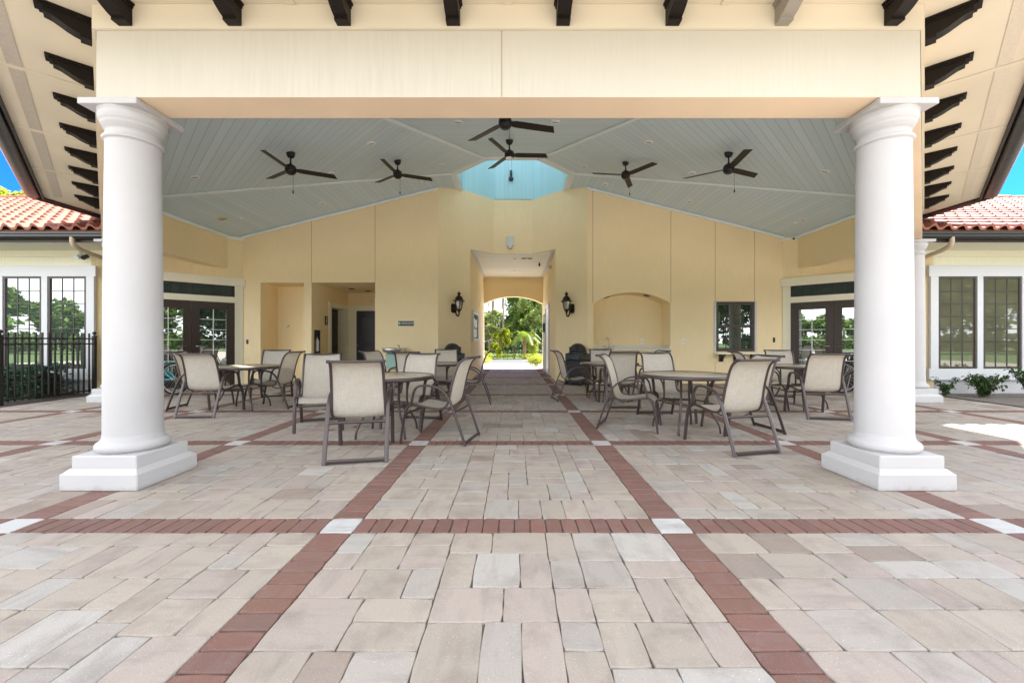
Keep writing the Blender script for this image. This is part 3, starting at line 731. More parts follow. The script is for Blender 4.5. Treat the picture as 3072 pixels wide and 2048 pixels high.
# ------------------------------------------------------------------ wings
def wing(s, label, panemat, muntcol):
    ox, oy = s*10.5, 9.5
    W = site('clubhouse_wing', label, 'building', ox, oy)
    OFF = (ox, oy, 0)
    w = MB()
    # 45 degree wall, front wall
    def p45(t, z, out=0): return (s*(7.26+t)-s*out*.7071, 11-t-out*.7071, z)
    w.quad(p45(0, 0), p45(2, 0), p45(2, 3.2), p45(0, 3.2)); w.quad(p45(0, 3.2), p45(.32, 3.2), p45(.32, 4.1), p45(0, 4.1))
    w.quad((s*9.26, 9, 0), (s*17, 9, 0), (s*17, 9, 3.2), (s*9.26, 9, 3.2))
    w.quad((s*17, 9, 0), (s*17, 17, 0), (s*17, 17, 3.2), (s*17, 9, 3.2))
    w.build('wall', M['wing'] if False else [M['wing'], M['wall']], W)
    wm = W.children[0].data
    wm.polygons[0].material_index = 1; wm.polygons[1].material_index = 1
    def slab(mb, t0, t1, z0, z1, o0, o1):
        vs = [p45(t, z, o) for z in (z0, z1) for o in (o0, o1) for t in (t0, t1)]
        mb.add(vs, [(0,2,3,1),(4,5,7,6),(0,1,5,4),(1,3,7,5),(3,2,6,7),(2,0,4,6)])
    # door set
    t0, t1, t2 = .13, .771, 1.412
    t = MB()
    slab(t, .0, .095, 0, 2.60, .002, .03); slab(t, .096, .129, 0, 2.60, .002, .05); slab(t, t2+.001, t2+.034, 0, 2.60, .002, .05); slab(t, t2+.035, t2+.13, 0, 2.60, .002, .03)
    slab(t, -.03, t2+.16, 2.601, 2.81, .002, .07); slab(t, .1295, t2, 2.16, 2.31, .002, .045); slab(t, .1295, t2, 2.22, 2.25, .046, .056)
    t.build('door_trim', M['cream_trim'], W)
    t = MB(); slab(t, .131, t2-.002, 2.312, 2.345, .005, .035); slab(t, .131, t2-.002, 2.545, 2.598, .005, .035); slab(t, .131, .17, 2.346, 2.544, .005, .035); slab(t, t2-.04, t2-.002, 2.346, 2.544, .005, .035)
    for i in range(1, 8): 
        x = .17+(t2-.21)*i/8; slab(t, x-.008, x+.008, 2.346, 2.544, .02, .03)
    tf = t.build('transom', M['black'], W)
    q = MB(); slab(q, .15, t2-.02, 2.33, 2.56, .003, .012); q.build('pane', M['panetransom'], tf, off=OFF)
    for a, b in ((t0, t1), (t1, t2)):
        d = MB(); g0, g1 = (a+.129, b-.117) if a == t0 else (a+.117, b-.129)
        slab(d, a+.003, g0, .01, 2.155, .006, .04); slab(d, g1, b-.003, .01, 2.155, .006, .04)
        slab(d, g0+.0005, g1-.0005, .01, .40, .006, .04); slab(d, g0+.0005, g1-.0005, 1.965, 2.155, .006, .04)
        slab(d, g0-.012, g0, .39, 1.975, .0405, .046); slab(d, g1, g1+.012, .39, 1.975, .0405, .046)
        do = d.build('door', M['door'], W)
        q = MB(); slab(q, g0-.005, g1+.005, .39, 1.97, .010, .018); q.build('pane', M['panedoor'], do, off=OFF)
        m_ = MB(); xm = (g0+g1)/2; slab(m_, xm-.006, xm+.006, .4005, 1.9645, .020, .028)
        for i in range(1, 6): 
            z = .40+1.565*i/6; slab(m_, g0+.001, xm-.0065, z-.007, z+.007, .020, .028); slab(m_, xm+.0065, g1-.001, z-.007, z+.007, .020, .028)
        m_.build('muntin', M['muntin'], do, off=OFF)
        h = MB(); x = b-.06 if a == t0 else a+.06; xe = x-.09 if a == t0 else x+.09
        h.tube([p45(x, 1.02, .04), p45(x, 1.02, .085), p45(xe, 1.02, .085)], .011); h.build('handle', M['chrome'], do, off=OFF)
    # crown on 45 wall under the pavilion ceiling
    trim_line(p45(-.02, ceil_z(7.46)-.045, .03), p45(.30, ceil_z(7.46)-.045, .03), .06, .06).build('crown_moulding', M['ceiltrim'], W)
    # front windows
    t = MB(); fy = 9.0
    def fb(mb, x0, x1, z0, z1, o0, o1): mb.box(min(s*x0, s*x1), max(s*x0, s*x1), fy-o1, fy-o0, z0, z1)
    fb(t, 9.12, 16.5, 2.565, 2.80, .002, .05); fb(t, 9.12, 16.5, .335, .545, .002, .05); fb(t, 9.12, 16.5, .30, .334, .002, .075)
    xs_ = [(9.34, 10.17), (10.32, 11.15), (11.30, 12.13), (13.2, 14.03), (14.18, 15.01)]
    prev = 9.16
    for a, b in xs_:
        fb(t, prev, a-.012, .546, 2.564, .002, .045); prev = b+.012
        fb(t, a-.0115, a-.0005, .546, 2.564, .002, .02); fb(t, b+.0005, b+.0115, .546, 2.564, .002, .02)
    fb(t, prev, 16.4, .546, 2.564, .002, .045)
    t.build('window_trim', M['white'], W)
    for a, b in xs_[:3]:
        fr = MB()
        fb(fr, a, a+.04, .547, 2.563, .003, .036); fb(fr, b-.04, b, .547, 2.563, .003, .036); fb(fr, a+.0405, b-.0405, .547, .59, .003, .036); fb(fr, a+.0405, b-.0405, 2.52, 2.563, .003, .036)
        f = fr.build('window', M['frame'], W)
        q = MB(); x0, x1 = sorted((s*(a+.03), s*(b-.03))); q.quad((x0, fy-.012, .57), (x1, fy-.012, .57), (x1, fy-.012, 2.54), (x0, fy-.012, 2.54)); q.build('pane', panemat, f, off=OFF)
        m_ = MB()
        for i in (1, 2): x = a+.04+(b-a-.08)*i/3; fb(m_, x-.008, x+.008, .591, 2.519, .014, .02)
        for i in range(1, 7): z = .59+1.93*i/7; fb(m_, a+.041, b-.041, z-.009, z+.009, .021, .025)
        m_.build('muntin', muntcol, f, off=OFF)
    # eaves
    e = MB(); x0, x1 = sorted((s*7.95, s*17.6))
    e.box(x0, x1, 8.2, 9.0-.002, 3.13, 3.16); e.box(x0, x1, 8.96, 8.998, 3.0, 3.129); e.build('soffit', M['wing'], W)
    g = MB(); g.box(x0, x1, 8.165, 8.198, 3.12, 3.27); g.build('fascia', M['fascia'], W)
    g = MB(); prof = [(8.163, 3.17), (8.09, 3.17), (8.06, 3.21), (8.06, 3.25), (8.045, 3.26), (8.045, 3.30), (8.163, 3.30)]
    vs = [(x0, y, z) for y, z in prof]+[(x1, y, z) for y, z in prof]; k = len(prof)
    g.add(vs, [tuple(range(k)), tuple(range(k, 2*k))[::-1]]+[(i, k+i, k+(i+1) % k, (i+1) % k) for i in range(k)]); g.build('gutter', M['gutter'], W)
    # downspout elbow
    d = MB(); px = s*8.70
    d.tube(smoothpath([(px, 8.10, 3.20), (px, 8.10, 3.10), (px, 8.16, 3.03), (px, 8.35, 2.97), (px-s*.02, 8.75, 2.90), (px-s*.02, 9.3, 2.80), (px-s*.02, 9.45, 2.7), (px-s*.02, 9.47, 2.5)]), .042, 10); d.build('downspout', M['spout'], W)
    # barrel tile roof
    r = MB(); per = .276; sl = .48; y0, ze = 8.03, 3.335; rows = 14; ex = .328
    nx = int((17.8-7.9)/per*10)
    prof = []
    for i in range(10):
        u = i/10
        prof.append(  .072*max(0, math.sin(PI*u/.62)) if u < .62 else -.012*math.sin(PI*(u-.62)/.38))
    cs, sn = 1/math.sqrt(1+sl*sl), sl/math.sqrt(1+sl*sl)
    vs = []; fs = []
    for rr in range(rows):
        base = len(vs)
        for i in range(nx+1):
            x = s*(7.9+i*per/10); h = prof[i % 10]
            for dd, lift in ((rr*ex, .004), (rr*ex, .055), ((rr+1)*ex+.01, .004)):
                hh = h+lift
                vs.append((x, y0+dd*cs-hh*sn, ze+dd*sn+hh*cs))
        for i in range(nx):
            a = base+i*3; fs += [(a, a+3, a+4, a+1), (a+1, a+4, a+5, a+2)]
    r.add(vs, fs); L = rows*ex
    for q in range(12):     # ridge caps
        xa = s*(7.9+q*.85); xb = s*(7.9+(q+1)*.85+.03)
        r.tube([(xa, y0+L*cs, ze+L*sn+.03), (xb, y0+L*cs, ze+L*sn+.045)], .11+.008*(q % 2), 10)
    r.quad((s*7.9, y0+L*cs, ze+L*sn), (s*17.8, y0+L*cs, ze+L*sn), (s*17.8, y0+2*L*cs, ze), (s*7.9, y0+2*L*cs, ze))
    r.quad((s*7.9, y0, ze-.02), (s*17.8, y0, ze-.02), (s*17.8, y0+L*cs, ze+L*sn-.02), (s*7.9, y0+L*cs, ze+L*sn-.02))
    r.build('roof', M['tile'], W)
    b = MB(); x0, x1 = sorted((s*9.27, s*16.9)); b.box(x0, x1, 8.985, 8.999, 0, .298); b.build('foundation', M['column'], W)
    return W
wing(-1, 'tile roofed wing behind the black fence with bright tree reflections in its windows', M['pane'], M['dkmuntin'])
wing(1, 'tile roofed wing beside the mulch bed with dim screened windows', M['panedim'], M['dkmuntin'])

# ------------------------------------------------------------------ furniture
def make_chair():
    t = thing('sling_chair', '', 'chair')
    hw = .276
    side = [(.36, 0), (.345, .12), (.315, .30), (.285, .385), (.235, .445), (.222, .50), (.205, .575), (.165, .632), (.09, .652), (-.02, .645), (-.115, .615), (-.19, .545), (-.245, .43), (-.30, .29), (-.40, .0)]
    for s in (-1, 1):
        b = MB(); b.bar(smoothpath([(s*hw, y, z) for y, z in side], 4), .040, .022, (1, 0, 0)); b.build('side_frame', M['metal'], t)
    prof = [(-.405, .957), (-.375, .948), (-.325, .91), (-.292, .85), (-.262, .76), (-.235, .66), (-.215, .56), (-.195, .48), (-.165, .42), (-.11, .395), (-.03, .393), (.08, .408), (.18, .425), (.245, .425), (.29, .398), (.315, .362)]
    pp = smoothpath([(0, y, z) for y, z in prof], 4)
    for s in (-1, 1):
        n = len(pp)
        path = [(s*(.250 if i > n*.45 else .228+.022*(i/(n*.45))), p.y, p.z) for i, p in enumerate(pp)]
        b = MB(); b.bar(path, .026, .026, (1, 0, 0)); r_ = b.build('sling_rail', M['metal'], t)
        c = MB(); c.tube([(s*.221, -.412, .957), (s*.251, -.412, .957)], .016, 10); c.build('end_cap', M['tubeend'], r_)
    f = MB(); nx = 8; n = len(pp); vs = []
    for i, p in enumerate(pp):
        h = (.239 if i > n*.45 else .217+.022*(i/(n*.45)))
        t0 = pp[min(i+1, n-1)]-pp[max(i-1, 0)]; nm = Vector((0, -t0.z, t0.y)).normalized()
        for q in range(nx+1):
            u = -1+2*q/nx; sag = .014*(1-u*u)
            vs.append((u*h, p.y+nm.y*(-sag)*(-1 if nm.z < 0 else 1), p.z+nm.z*(-sag)*(-1 if nm.z < 0 else 1)))
    f.add(vs, [(i*(nx+1)+q, i*(nx+1)+q+1, (i+1)*(nx+1)+q+1, (i+1)*(nx+1)+q) for i in range(n-1) for q in range(nx)], True)
    f.build('sling', M['sling'], t)
    b = MB(); b.tube([(-.222, -.412, .957), (.222, -.412, .957)], .0135, 10); b.build('top_bar', M['metal'], t)
    b = MB(); b.bar([(-hw+.015, -.395, .028), (hw-.015, -.395, .028)], .016, .040, (0, 1, 0)); b.build('floor_bar', M['metal'], t)
    b = MB(); b.bar([(-hw+.01, -.268, .365), (hw-.01, -.268, .365)], .026, .026, (0, 1, 0)); b.build('rear_crossbar', M['metal'], t)
    b = MB(); b.bar([(-hw+.01, .312, .325), (hw-.01, .312, .325)], .022, .022, (0, 1, 0)); b.build('front_crossbar', M['metal'], t)
    b = MB(); b.tube(smoothpath([(-.22, -.1, .375), (-.12, -.1, .34), (0, -.1, .325), (.12, -.1, .34), (.22, -.1, .375)]), .008, 6); b.build('brace', M['metal'], t)
    return t
CH = [ # rear bar midpoint, forward direction, label
 (-1.49, 3.83, -.21, .98, 'nearest sling chair on the left, back turned, in front of the round table'),
 (-.486, 4.74, -.98, .19, 'sling chair seen from the side facing left, by the centre path'),
 (-2.75, 5.88, .36, -.93, 'sling chair facing the viewer, standing loose left of the nearest chair'),
 (-1.34, 6.04, -.19, -.98, 'sling chair facing the viewer, its back rising behind the front left tabletop'),
 (-4.75, 6.065, -.06, 1, 'back-turned sling chair next to the left white column, sun on its arm'),
 (-5.77, 6.99, .98, .18, 'sling chair facing right in front of the turquoise bicycle'),
 (-3.82, 7.18, -1, 0, 'shaded sling chair facing left at the far left table, its brown back turned to us'),
 (-4.87, 8.40, .3, -.95, 'pale sling chair behind the far left table, facing the viewer before the small wall recess'),
 (-2.75, 7.75, .93, -.35, 'sling chair facing right just below the restroom door at the rear left table'),
 (-1.85, 6.98, .15, .98, 'back-turned sling chair partly hidden below the drinking fountain'),
 (-1.5, 9.0, .1, -.99, 'pale sling chair behind the rear left table beside the left rubbish bin'),
 (-.44, 7.66, -1, -.05, 'sling chair in side view facing left, against the bright breezeway opening'),
 (1.19, 5.63, .917, -.40, 'sling chair facing right at the front right table, its white seat in side view'),
 (2.447, 4.115, -.25, .97, 'nearest sling chair on the right, back turned, at the front right table'),
 (2.2, 6.43, .07, -1, 'pale sling chair facing the viewer directly behind the front right tabletop'),
 (1.86, 6.94, 0, 1, 'back-turned sling chair below the arched niche at the rear right table'),
 (.775, 8.0, .99, .14, 'sling chair facing right beside the centre path, in front of the right lantern wall'),
 (1.9, 9.1, 0, -1, 'pale sling chair behind the rear right table next to the right rubbish bin'),
 (2.95, 8.1, -1, -.1, 'sling chair below the white outlet, only a dark tip of its back showing'),
 (3.30, 5.31, -.99, -.1, 'sling chair facing left at the front right table, mostly hidden behind the nearest right chair'),
 (4.56, 5.92, .19, .98, 'back-turned sling chair next to the right white column'),
 (3.85, 7.2, .97, -.2, 'sling chair facing right below the serving window shelf'),
 (5.37, 8.35, -.35, -.94, 'pale sling chair facing the viewer in front of the right double doors'),
]
proto = make_chair()
for i, (x, y, fx, fy, lab) in enumerate(CH):
    L = math.hypot(fx, fy); fx /= L; fy /= L
    loc = (x+.05+.40*fx, y+.40*fy, .002); rz = math.atan2(-fx, fy)
    if i == 0:
        proto.location = loc; proto.rotation_euler = (0, 0, rz); proto['label'] = lab; proto['group'] = 'sling chairs around the patio tables'
    else: dup(proto, loc, rz, lab, 'sling chairs around the patio tables')

def make_table():
    t = thing('patio_table', '', 'table')
    b = MB(); b.lathe([(.0, .706), (.535, .706), (.538, .716), (.532, .722), (.0, .722)], 0, 0, 64, cap=False); b.lathe([(0, .7225), (.018, .7225), (.018, .726), (0, .726)], 0, 0, 16)
    b.build('tabletop', M['tabletop'], t)
    b = MB(); b.lathe([(.532, .682), (.560, .682), (.564, .70), (.562, .722), (.552, .727), (.536, .724)], 0, 0, 64, cap=False); b.build('rim', M['metal'], t)
    b = MB(); b.tube([(.27*math.cos(2*PI*i/32), .27*math.sin(2*PI*i/32), .36) for i in range(32)], .010, 8, closed=True); b.build('ring', M['metal'], t)
    for k in range(4):
        a = PI/4+k*PI/2; c, s = math.cos(a), math.sin(a)
        b = MB(); pa = [(.27, .70), (.265, .5), (.27, .37), (.31, .25), (.385, .12), (.405, .05), (.41, 0)]
        b.bar(smoothpath([(r*c, r*s, z) for r, z in pa], 5), .028, .022, (-s, c, 0)); b.build('leg', M['metal'], t)
        b = MB(); pa = [(.27, .50), (.29, .60), (.35, .668), (.44, .692), (.535, .696)]
        b.tube(smoothpath([(r*c, r*s, z) for r, z in pa], 5), .010, 8); b.build('brace', M['metal'], t)
    return t
TB = [(-1.57, 5.07, 'round tan table nearest on the left, behind the chair with its back to us'),
      (-4.6, 6.95, 'round patio table at far left, between the left column and the wall recesses'),
      (-1.5, 7.9, 'round patio table at rear left, between the front left table and the left rubbish bin'),
      (2.21, 5.3, 'large looking round table at front right with its whole near edge in view'),
      (1.85, 8.0, 'round patio table at rear right in front of the sink niche'),
      (4.93, 7.1, 'round patio table at far right in front of the double doors')]
tp = make_table()
for i, (x, y, lab) in enumerate(TB):
    x += .05
    if i == 0: tp.location = (x, y, .002); tp['label'] = lab; tp['group'] = 'round patio tables'
    else: dup(tp, (x, y, .002), .07*i, lab, 'round patio tables')

# ------------------------------------------------------------------ fans
def make_fan(light):
    t = thing('ceiling_fan', '', 'fan')
    b = MB(); b.lathe([(0, -.085), (.045, -.078), (.062, -.05), (.070, -.015), (.070, .03)], 0, 0, 24); b.build('canopy', M['fan'], t)
    b = MB(); b.lathe([(.013, -.2), (.013, -.07)], 0, 0, 12); b.build('downrod', M['fan'], t)
    b = MB(); b.lathe([(0, -.35), (.060, -.348), (.085, -.335), (.092, -.31), (.092, -.26), (.080, -.225), (.045, -.20), (.018, -.185), (.018, -.17)], 0, 0, 28); h = b.build('motor', M['fan'], t)
    b = MB(); b.lathe([(0, -.372), (.05, -.368), (.068, -.352), (.072, -.345)], 0, 0, 28, cap=False); b.build('light_kit' if light else 'bottom_cap', M['whiteplastic'] if light else M['black'], t)
    for k in range(3):
        a = 2*PI*k/3; mt = Matrix.Rotation(a, 4, 'Z') @ Matrix.Translation((0, 0, -.285)) @ Matrix.Rotation(R(-14), 4, 'X')
        b = MB(); pl = [(.075, -.040), (.16, -.058), (.69, -.062), (.745, .050), (.16, .058), (.075, .040)]
        vs = [mt @ Vector((x, y, -.005)) for x, y in pl]+[mt @ Vector((x, y, .005)) for x, y in pl]; n = len(pl)
        b.add(vs, [tuple(range(n))[::-1], tuple(range(n, 2*n))]+[(i, (i+1) % n, n+(i+1) % n, n+i) for i in range(n)])
        b.build('blade', M['blade'], t)
    b = MB(); b.tube([(.04, -.075, -.335), (.04, -.078, -.66)], .0022, 5); b.lathe([(0, -.72), (.010, -.715), (.012, -.69), (.007, -.66)], .04, -.078, 10); b.build('pull_chain', M['fan'], t)
    return t
fanA = make_fan(False); fanB = make_fan(True)
FN = [(-3.88, 7.09, 4.40, 27, 'black three blade ceiling fan, leftmost, hanging above the far left table'),
      (-2.45, 8.57, 4.92, 23, 'black ceiling fan second from the left, hanging nearer the blue cupola'),
      (-.13, 5.65, 4.445, 16, 'black ceiling fan whose upper half is cut off by the front beam'),
      (-.10, 7.81, 4.98, 3, 'black ceiling fan with a white light kit in front of the blue cupola'),
      (2.36, 8.70, 4.96, 67, 'black ceiling fan second from the right, one blade pointing down at us'),
      (3.73, 7.13, 4.43, 25, 'black three blade ceiling fan, rightmost, near the right column')]
FG = 'ceiling fans under the pavilion roof'
firstA = True
for x, y, z, a, lab in FN:
    x += .05
    if 'light kit' in lab: fanB.location = (x, y, z); fanB.rotation_euler = (0, 0, R(a)); tag(fanB, lab, 'fan', FG)
    elif firstA: fanA.location = (x, y, z); fanA.rotation_euler = (0, 0, R(a)); tag(fanA, lab, 'fan', FG); firstA = False
    else: dup(fanA, (x, y, z), R(a), lab, FG)

# ------------------------------------------------------------------ recessed lights
def tilt_for(x, y):
    ang = math.atan2(x, -(y-CY)); k = round(ang/(PI/4)); t = k*PI/4
    nrm = Vector((math.sin(t)*.251, -math.cos(t)*.251, 1)).normalized()
    return Vector((0, 0, 1)).rotation_difference(nrm).to_euler()
def make_light(trim, lens, r=.085):
    t = thing('recessed_light', '', 'ceiling light')
    b = MB(); b.lathe([(r*.72, .004), (r*.74, -.010), (r*.95, -.010), (r, -.004), (r, .004)], 0, 0, 28, cap=False); b.build('trim_ring', trim, t)
    b = MB(); b.lathe([(0, -.012), (r*.35, -.010), (r*.70, -.002), (r*.72, .003)], 0, 0, 24, cap=False); b.build('lens', lens, t)
    b = MB(); b.box(-r*.5, r*.5, -.008, .008, -.016, -.012); b.build('baffle', M['dkmuntin'], t)
    return t
l0 = make_light(M['whiteplastic'], M['lightlens'])
LT = [(-2.56, 7.31, 'white recessed light between the two left fans, higher up the ceiling'), (-.91, 6.58, 'recessed light left of the cut-off fan just under the front beam'),
      (.65, 6.56, 'recessed light right of the cut-off fan just under the front beam'), (2.39, 7.28, 'white recessed light between the two right fans, higher up the ceiling'),
      (-5.8, 7.42, 'recessed light nearest the left column'), (-4.81, 10.23, 'recessed light below the leftmost fan, close to the rear wall'),
      (-1.7, 9.43, 'recessed light left of the blue cupola, above the hip trim'), (1.62, 9.52, 'recessed light right of the blue cupola, above the hip trim'),
      (4.4, 10.31, 'recessed light below the rightmost fan, close to the rear wall'), (5.45, 7.18, 'recessed light nearest the right column'),
      (6.88, 9.76, 'recessed light in the right rear corner near the camera'), (2.33, 10.52, 'recessed light below the second right fan beside the hip trim'),
      (-2.3, 10.42, 'recessed light below the second left fan beside the hip trim'), (-3.84, 8.61, 'recessed light half hidden by the leftmost fan blade'),
      (3.74, 8.61, 'recessed light just left of the rightmost fan')]
LG = 'recessed lights in the blue ceiling'
def ceil_at(x, y):
    ang = math.atan2(x, -(y-CY)); k = round(ang/(PI/4)); t = k*PI/4
    return ceil_z(x*math.sin(t)-(y-CY)*math.cos(t))
for i, (x, y, lab) in enumerate(LT):
    x += .05
    o = l0 if i == 0 else dup(l0, (0, 0, 0), 0, lab)
    o.location = (x, y, ceil_at(x, y)-.005); o.rotation_euler = tilt_for(x, y); tag(o, lab, 'ceiling light', LG)
ly = make_light(M['yellowtrim'], M['yellowtrim'], .10); ly.location = (-6.89, 9.72, ceil_at(-6.89, 9.72)-.005); ly.rotation_euler = tilt_for(-6.89, 9.72)
tag(ly, 'yellowed round cover plate on the ceiling in the left rear corner', 'ceiling light')
for x, y, lab in ((-6.55, 9.9, 'small white smoke detector beside the yellowed cover plate'), (6.91, 9.98, 'small white smoke detector beside the right corner recessed light')):
    b = MB(); b.lathe([(0, -.03), (.03, -.03), (.05, -.015), (.052, 0)], 0, 0, 20, cap=False); o = b.build('smoke_detector', M['whiteplastic'])
    o.location = (x, y, ceil_at(x, y)-.004); o.rotation_euler = tilt_for(x, y); tag(o, lab, 'smoke detector')
lb = make_light(M['black'], M['black'], .09)
DL = [(-4.85, 12.3, 2.716, 'black downlight in the restroom recess ceiling, nearer the front'), (-4.55, 12.85, 2.716, 'black downlight in the restroom recess ceiling, nearer the door')]
for i, (x, y, z, lab) in enumerate(DL):
    o = lb if i == 0 else dup(lb, (0, 0, 0), 0, lab)
    o.location = (x, y, z); tag(o, lab, 'ceiling light', 'black downlights')
for x, lab in ((2.58, 'black downlight in the left side of the niche arch'), (3.66, 'black downlight in the right side of the niche arch')):
    u = (x-3.2); z = zr-rad+math.sqrt(rad*rad-u*u)
    o = dup(lb, (x, 11.2, z-.012), 0, lab); o.rotation_euler = (0, math.atan2(u, math.sqrt(rad*rad-u*u)), 0); tag(o, lab, 'ceiling light', 'black downlights')
for y, lab in ((13.1, 'recessed light in the white breezeway ceiling, near end'), (15.4, 'recessed light in the white breezeway ceiling, far end')):
    o = dup(l0, (.06, y, 3.78), 0, lab); o.rotation_euler = (0, 0, 0); tag(o, lab, 'ceiling light', 'recessed lights in the breezeway')
b = MB()
v = thing('ceiling_vent', 'double brown ventilation grille in the white breezeway ceiling', 'vent', (.44, 13.0, 3.78))
b = MB(); b.box(-.20, .20, -.11, .11, -.012, 0); b.build('frame', M['cream_trim'], v)
for q in (-1, 1):
    b = MB()
    for i in range(8): b.box(q*.09-.075, q*.09+.075, -.085+i*.021, -.075+i*.021, -.020, -.013)
    b.box(q*.09-.076, q*.09+.076, -.09, .09, -.0135, -.0125); b.build('grille', plain('brown_grille', (.20, .13, .04), .6), v)

# ------------------------------------------------------------------ wall lanterns
def make_lantern():
    t = thing('wall_lantern', '', 'lantern')          # local: wall plane at y=0, room side -y, z=0 at backplate centre
    b = MB(); pl = [(-.055, -.13), (.055, -.13), (.085, -.09), (.085, .09), (.055, .13), (-.055, .13), (-.085, .09), (-.085, -.09)]
    vs = [(x, -.002, z) for x, z in pl]+[(x*.9, -.045, z*.9) for x, z in pl]; n = len(pl)
    b.add(vs, [tuple(range(n, 2*n))]+[(i, (i+1) % n, n+(i+1) % n, n+i) for i in range(n)]); b.build('backplate', M['iron'], t)
    b = MB(); b.tube(smoothpath([(0, -.04, -.03), (0, -.09, -.10), (0, -.13, -.18), (0, -.19, -.225), (0, -.245, -.19), (0, -.25, -.13), (0, -.25, -.10)]), .020, 10); b.ball((0, -.25, -.115), .032); b.build('arm', M['iron'], t)
    b = MB(); cx, cy = 0, -.25
    b.lathe([(.03, -.10), (.05, -.06), (.075, -.045), (.075, -.035)], cx, cy, 6, smooth=False)
    b.lathe([(.165, .175), (.150, .195), (.118, .205), (.112, .235), (.09, .285), (.05, .325), (.032, .345), (.030, .365), (.055, .372), (.052, .392), (.028, .415), (.012, .430), (.012, .450), (.006, .462)], cx, cy, 12)
    for k in range(6):
        a = 2*PI*k/6; b.tube([(cx+.073*math.cos(a), cy+.073*math.sin(a), -.04), (cx+.122*math.cos(a), cy+.122*math.sin(a), .185)], .008, 6)
        b.tube([(cx+.073*math.cos(a), cy+.073*math.sin(a), -.04), (cx+.02*math.cos(a), cy+.02*math.sin(a), -.11)], .006, 6)
    b.build('cage', M['iron'], t)
    b = MB(); b.lathe([(.066, -.034), (.113, .178)], cx, cy, 6, smooth=False, cap=False); b.build('glass', M['clear'], t)
    b = MB()
    for k in range(3): a = 2*PI*k/3; b.lathe([(.012, -.03), (.012, .05), (.016, .07), (.010, .10), (.0, .12)], cx+.03*math.cos(a), cy+.03*math.sin(a), 8)
    b.build('candle', M['bulb'], t)
    return t
ln = make_lantern(); q = 1.06
ln.location = (-(.585+q), 12.42-q, 2.06); ln.rotation_euler = (0, 0, R(45)); tag(ln, 'dark bronze wall lantern left of the breezeway', 'lantern', 'wall lanterns flanking the breezeway')
dup(ln, (.585+q, 12.42-q, 2.05), R(-45), 'dark bronze wall lantern right of the breezeway')

# ------------------------------------------------------------------ rubbish bins
def make_bin():
    t = thing('rubbish_bin', '', 'rubbish bin')
    b = MB(); b.bbox(-.235, .235, -.235, .235, .02, .62, .02); b.bbox(-.25, .25, -.25, .25, .60, .64, .008)
    for x in (-.235, .235):
        for y in (-.235, .235): b.box(x-.02, x+.02, y-.02, y+.02, 0, .60)
    b.build('body', M['bin'], t)
    b = MB(); b.bbox(-.245, .245, -.245, .245, .641, .83, .025); b.build('liner_bag', M['bag'], t)
    b = MB(); b.lathe([(.25, .825), (.255, .845), (.235, .86), (.225, .90), (.205, .97), (.165, 1.03), (.11, 1.07), (.05, 1.09), (0, 1.094)], 0, 0, 32); d = b.build('dome_lid', M['bin'], t)
    b = MB(); b.bbox(-.115, .115, -.235, -.10, .885, 1.0, .012); b.build('flap', M['black'], d)
    return t
bn = make_bin(); bn.location = (-1.60, 10.86, 0); bn.rotation_euler = (0, 0, R(45)); tag(bn, 'black dome lidded rubbish bin against the wall left of the breezeway', 'rubbish bin', 'dome lidded rubbish bins')
dup(bn, (1.72, 10.82, 0), R(-45), 'black dome lidded rubbish bin against the wall right of the breezeway')

# ------------------------------------------------------------------ signs and small wall fixtures
def text_mesh(name, body, size, mat, parent, loc, rot, squeeze=1):
    cu = bpy.data.curves.new(name, 'FONT'); cu.body = body; cu.size = size; cu.extrude = .0015; cu.align_x = 'CENTER'; cu.align_y = 'CENTER'
    tmp = bpy.data.objects.new(name, cu); COL.objects.link(tmp)
    dg = bpy.context.evaluated_depsgraph_get(); me = bpy.data.meshes.new_from_object(tmp.evaluated_get(dg))
    bpy.data.objects.remove(tmp); me.materials.clear(); me.materials.append(mat)
    o = bpy.data.objects.new(name, me); COL.objects.link(o); o.parent = parent; o.location = loc; o.rotation_euler = rot; o.scale = (squeeze, 1, 1)
    return o
s = thing('restroom_sign', 'small dark sign reading RESTROOMS with a left arrow on the yellow wall', 'sign', (-2.865, WY, 1.622))
b = MB(); b.bbox(-.225, .225, -.016, -.001, -.085, .085, .004); b.build('rim', M['signrim'], s)
b = MB(); b.bbox(-.208, .208, -.020, -.0165, -.066, .066, .001); b.build('face', M['signface'], s)
text_mesh('lettering', 'RESTROOMS', .066, M['signtext'], s, (.045, -.0225, 0), (PI/2, 0, 0), .84)
b = MB()
b.box(-.19, -.128, -.0235, -.021, -.006, .006)
for sg in (-1, 1): b.box(0, .045, -.0236, -.0211, -.006, .006, Matrix.Translation((-.194, 0, 0)) @ Matrix.Rotation(sg*R(48), 4, 'Y'))
b.build('arrow', M['signtext'], s)
s = thing('restroom_pictogram', 'small black restroom figure plaque beside the recessed door', 'sign', (-5.41, 11.85, 1.74))
b = MB(); b.bbox(.001, .016, -.085, .085, -.13, .13, .004); b.build('face', M['black'], s)
b = MB(); b.ball((.018, 0, .075), .018, 10, 6)
b.add([(.0185, -.035, .0-.02), (.0185, .035, -.02), (.0185, .012, .05), (.0185, -.012, .05)], [(0, 1, 2, 3)]); b.box(.017, .0188, -.014, -.004, -.08, -.021); b.box(.017, .0188, .004, .014, -.08, -.021); b.box(.017, .0189, -.05, .05, -.11, -.095)
b.build('figure', M['signtext'], s)
s = thing('extinguisher_cabinet', 'black framed fire extinguisher cabinet on the side of the restroom recess', 'cabinet', (-5.41, 11.3, 1.13))
b = MB()
for y0, y1, z0, z1 in ((-.15, -.115, -.32, .32), (.115, .15, -.32, .32), (-.1145, .1145, -.32, -.285), (-.1145, .1145, .22, .32)): b.box(.001, .022, y0, y1, z0, z1)
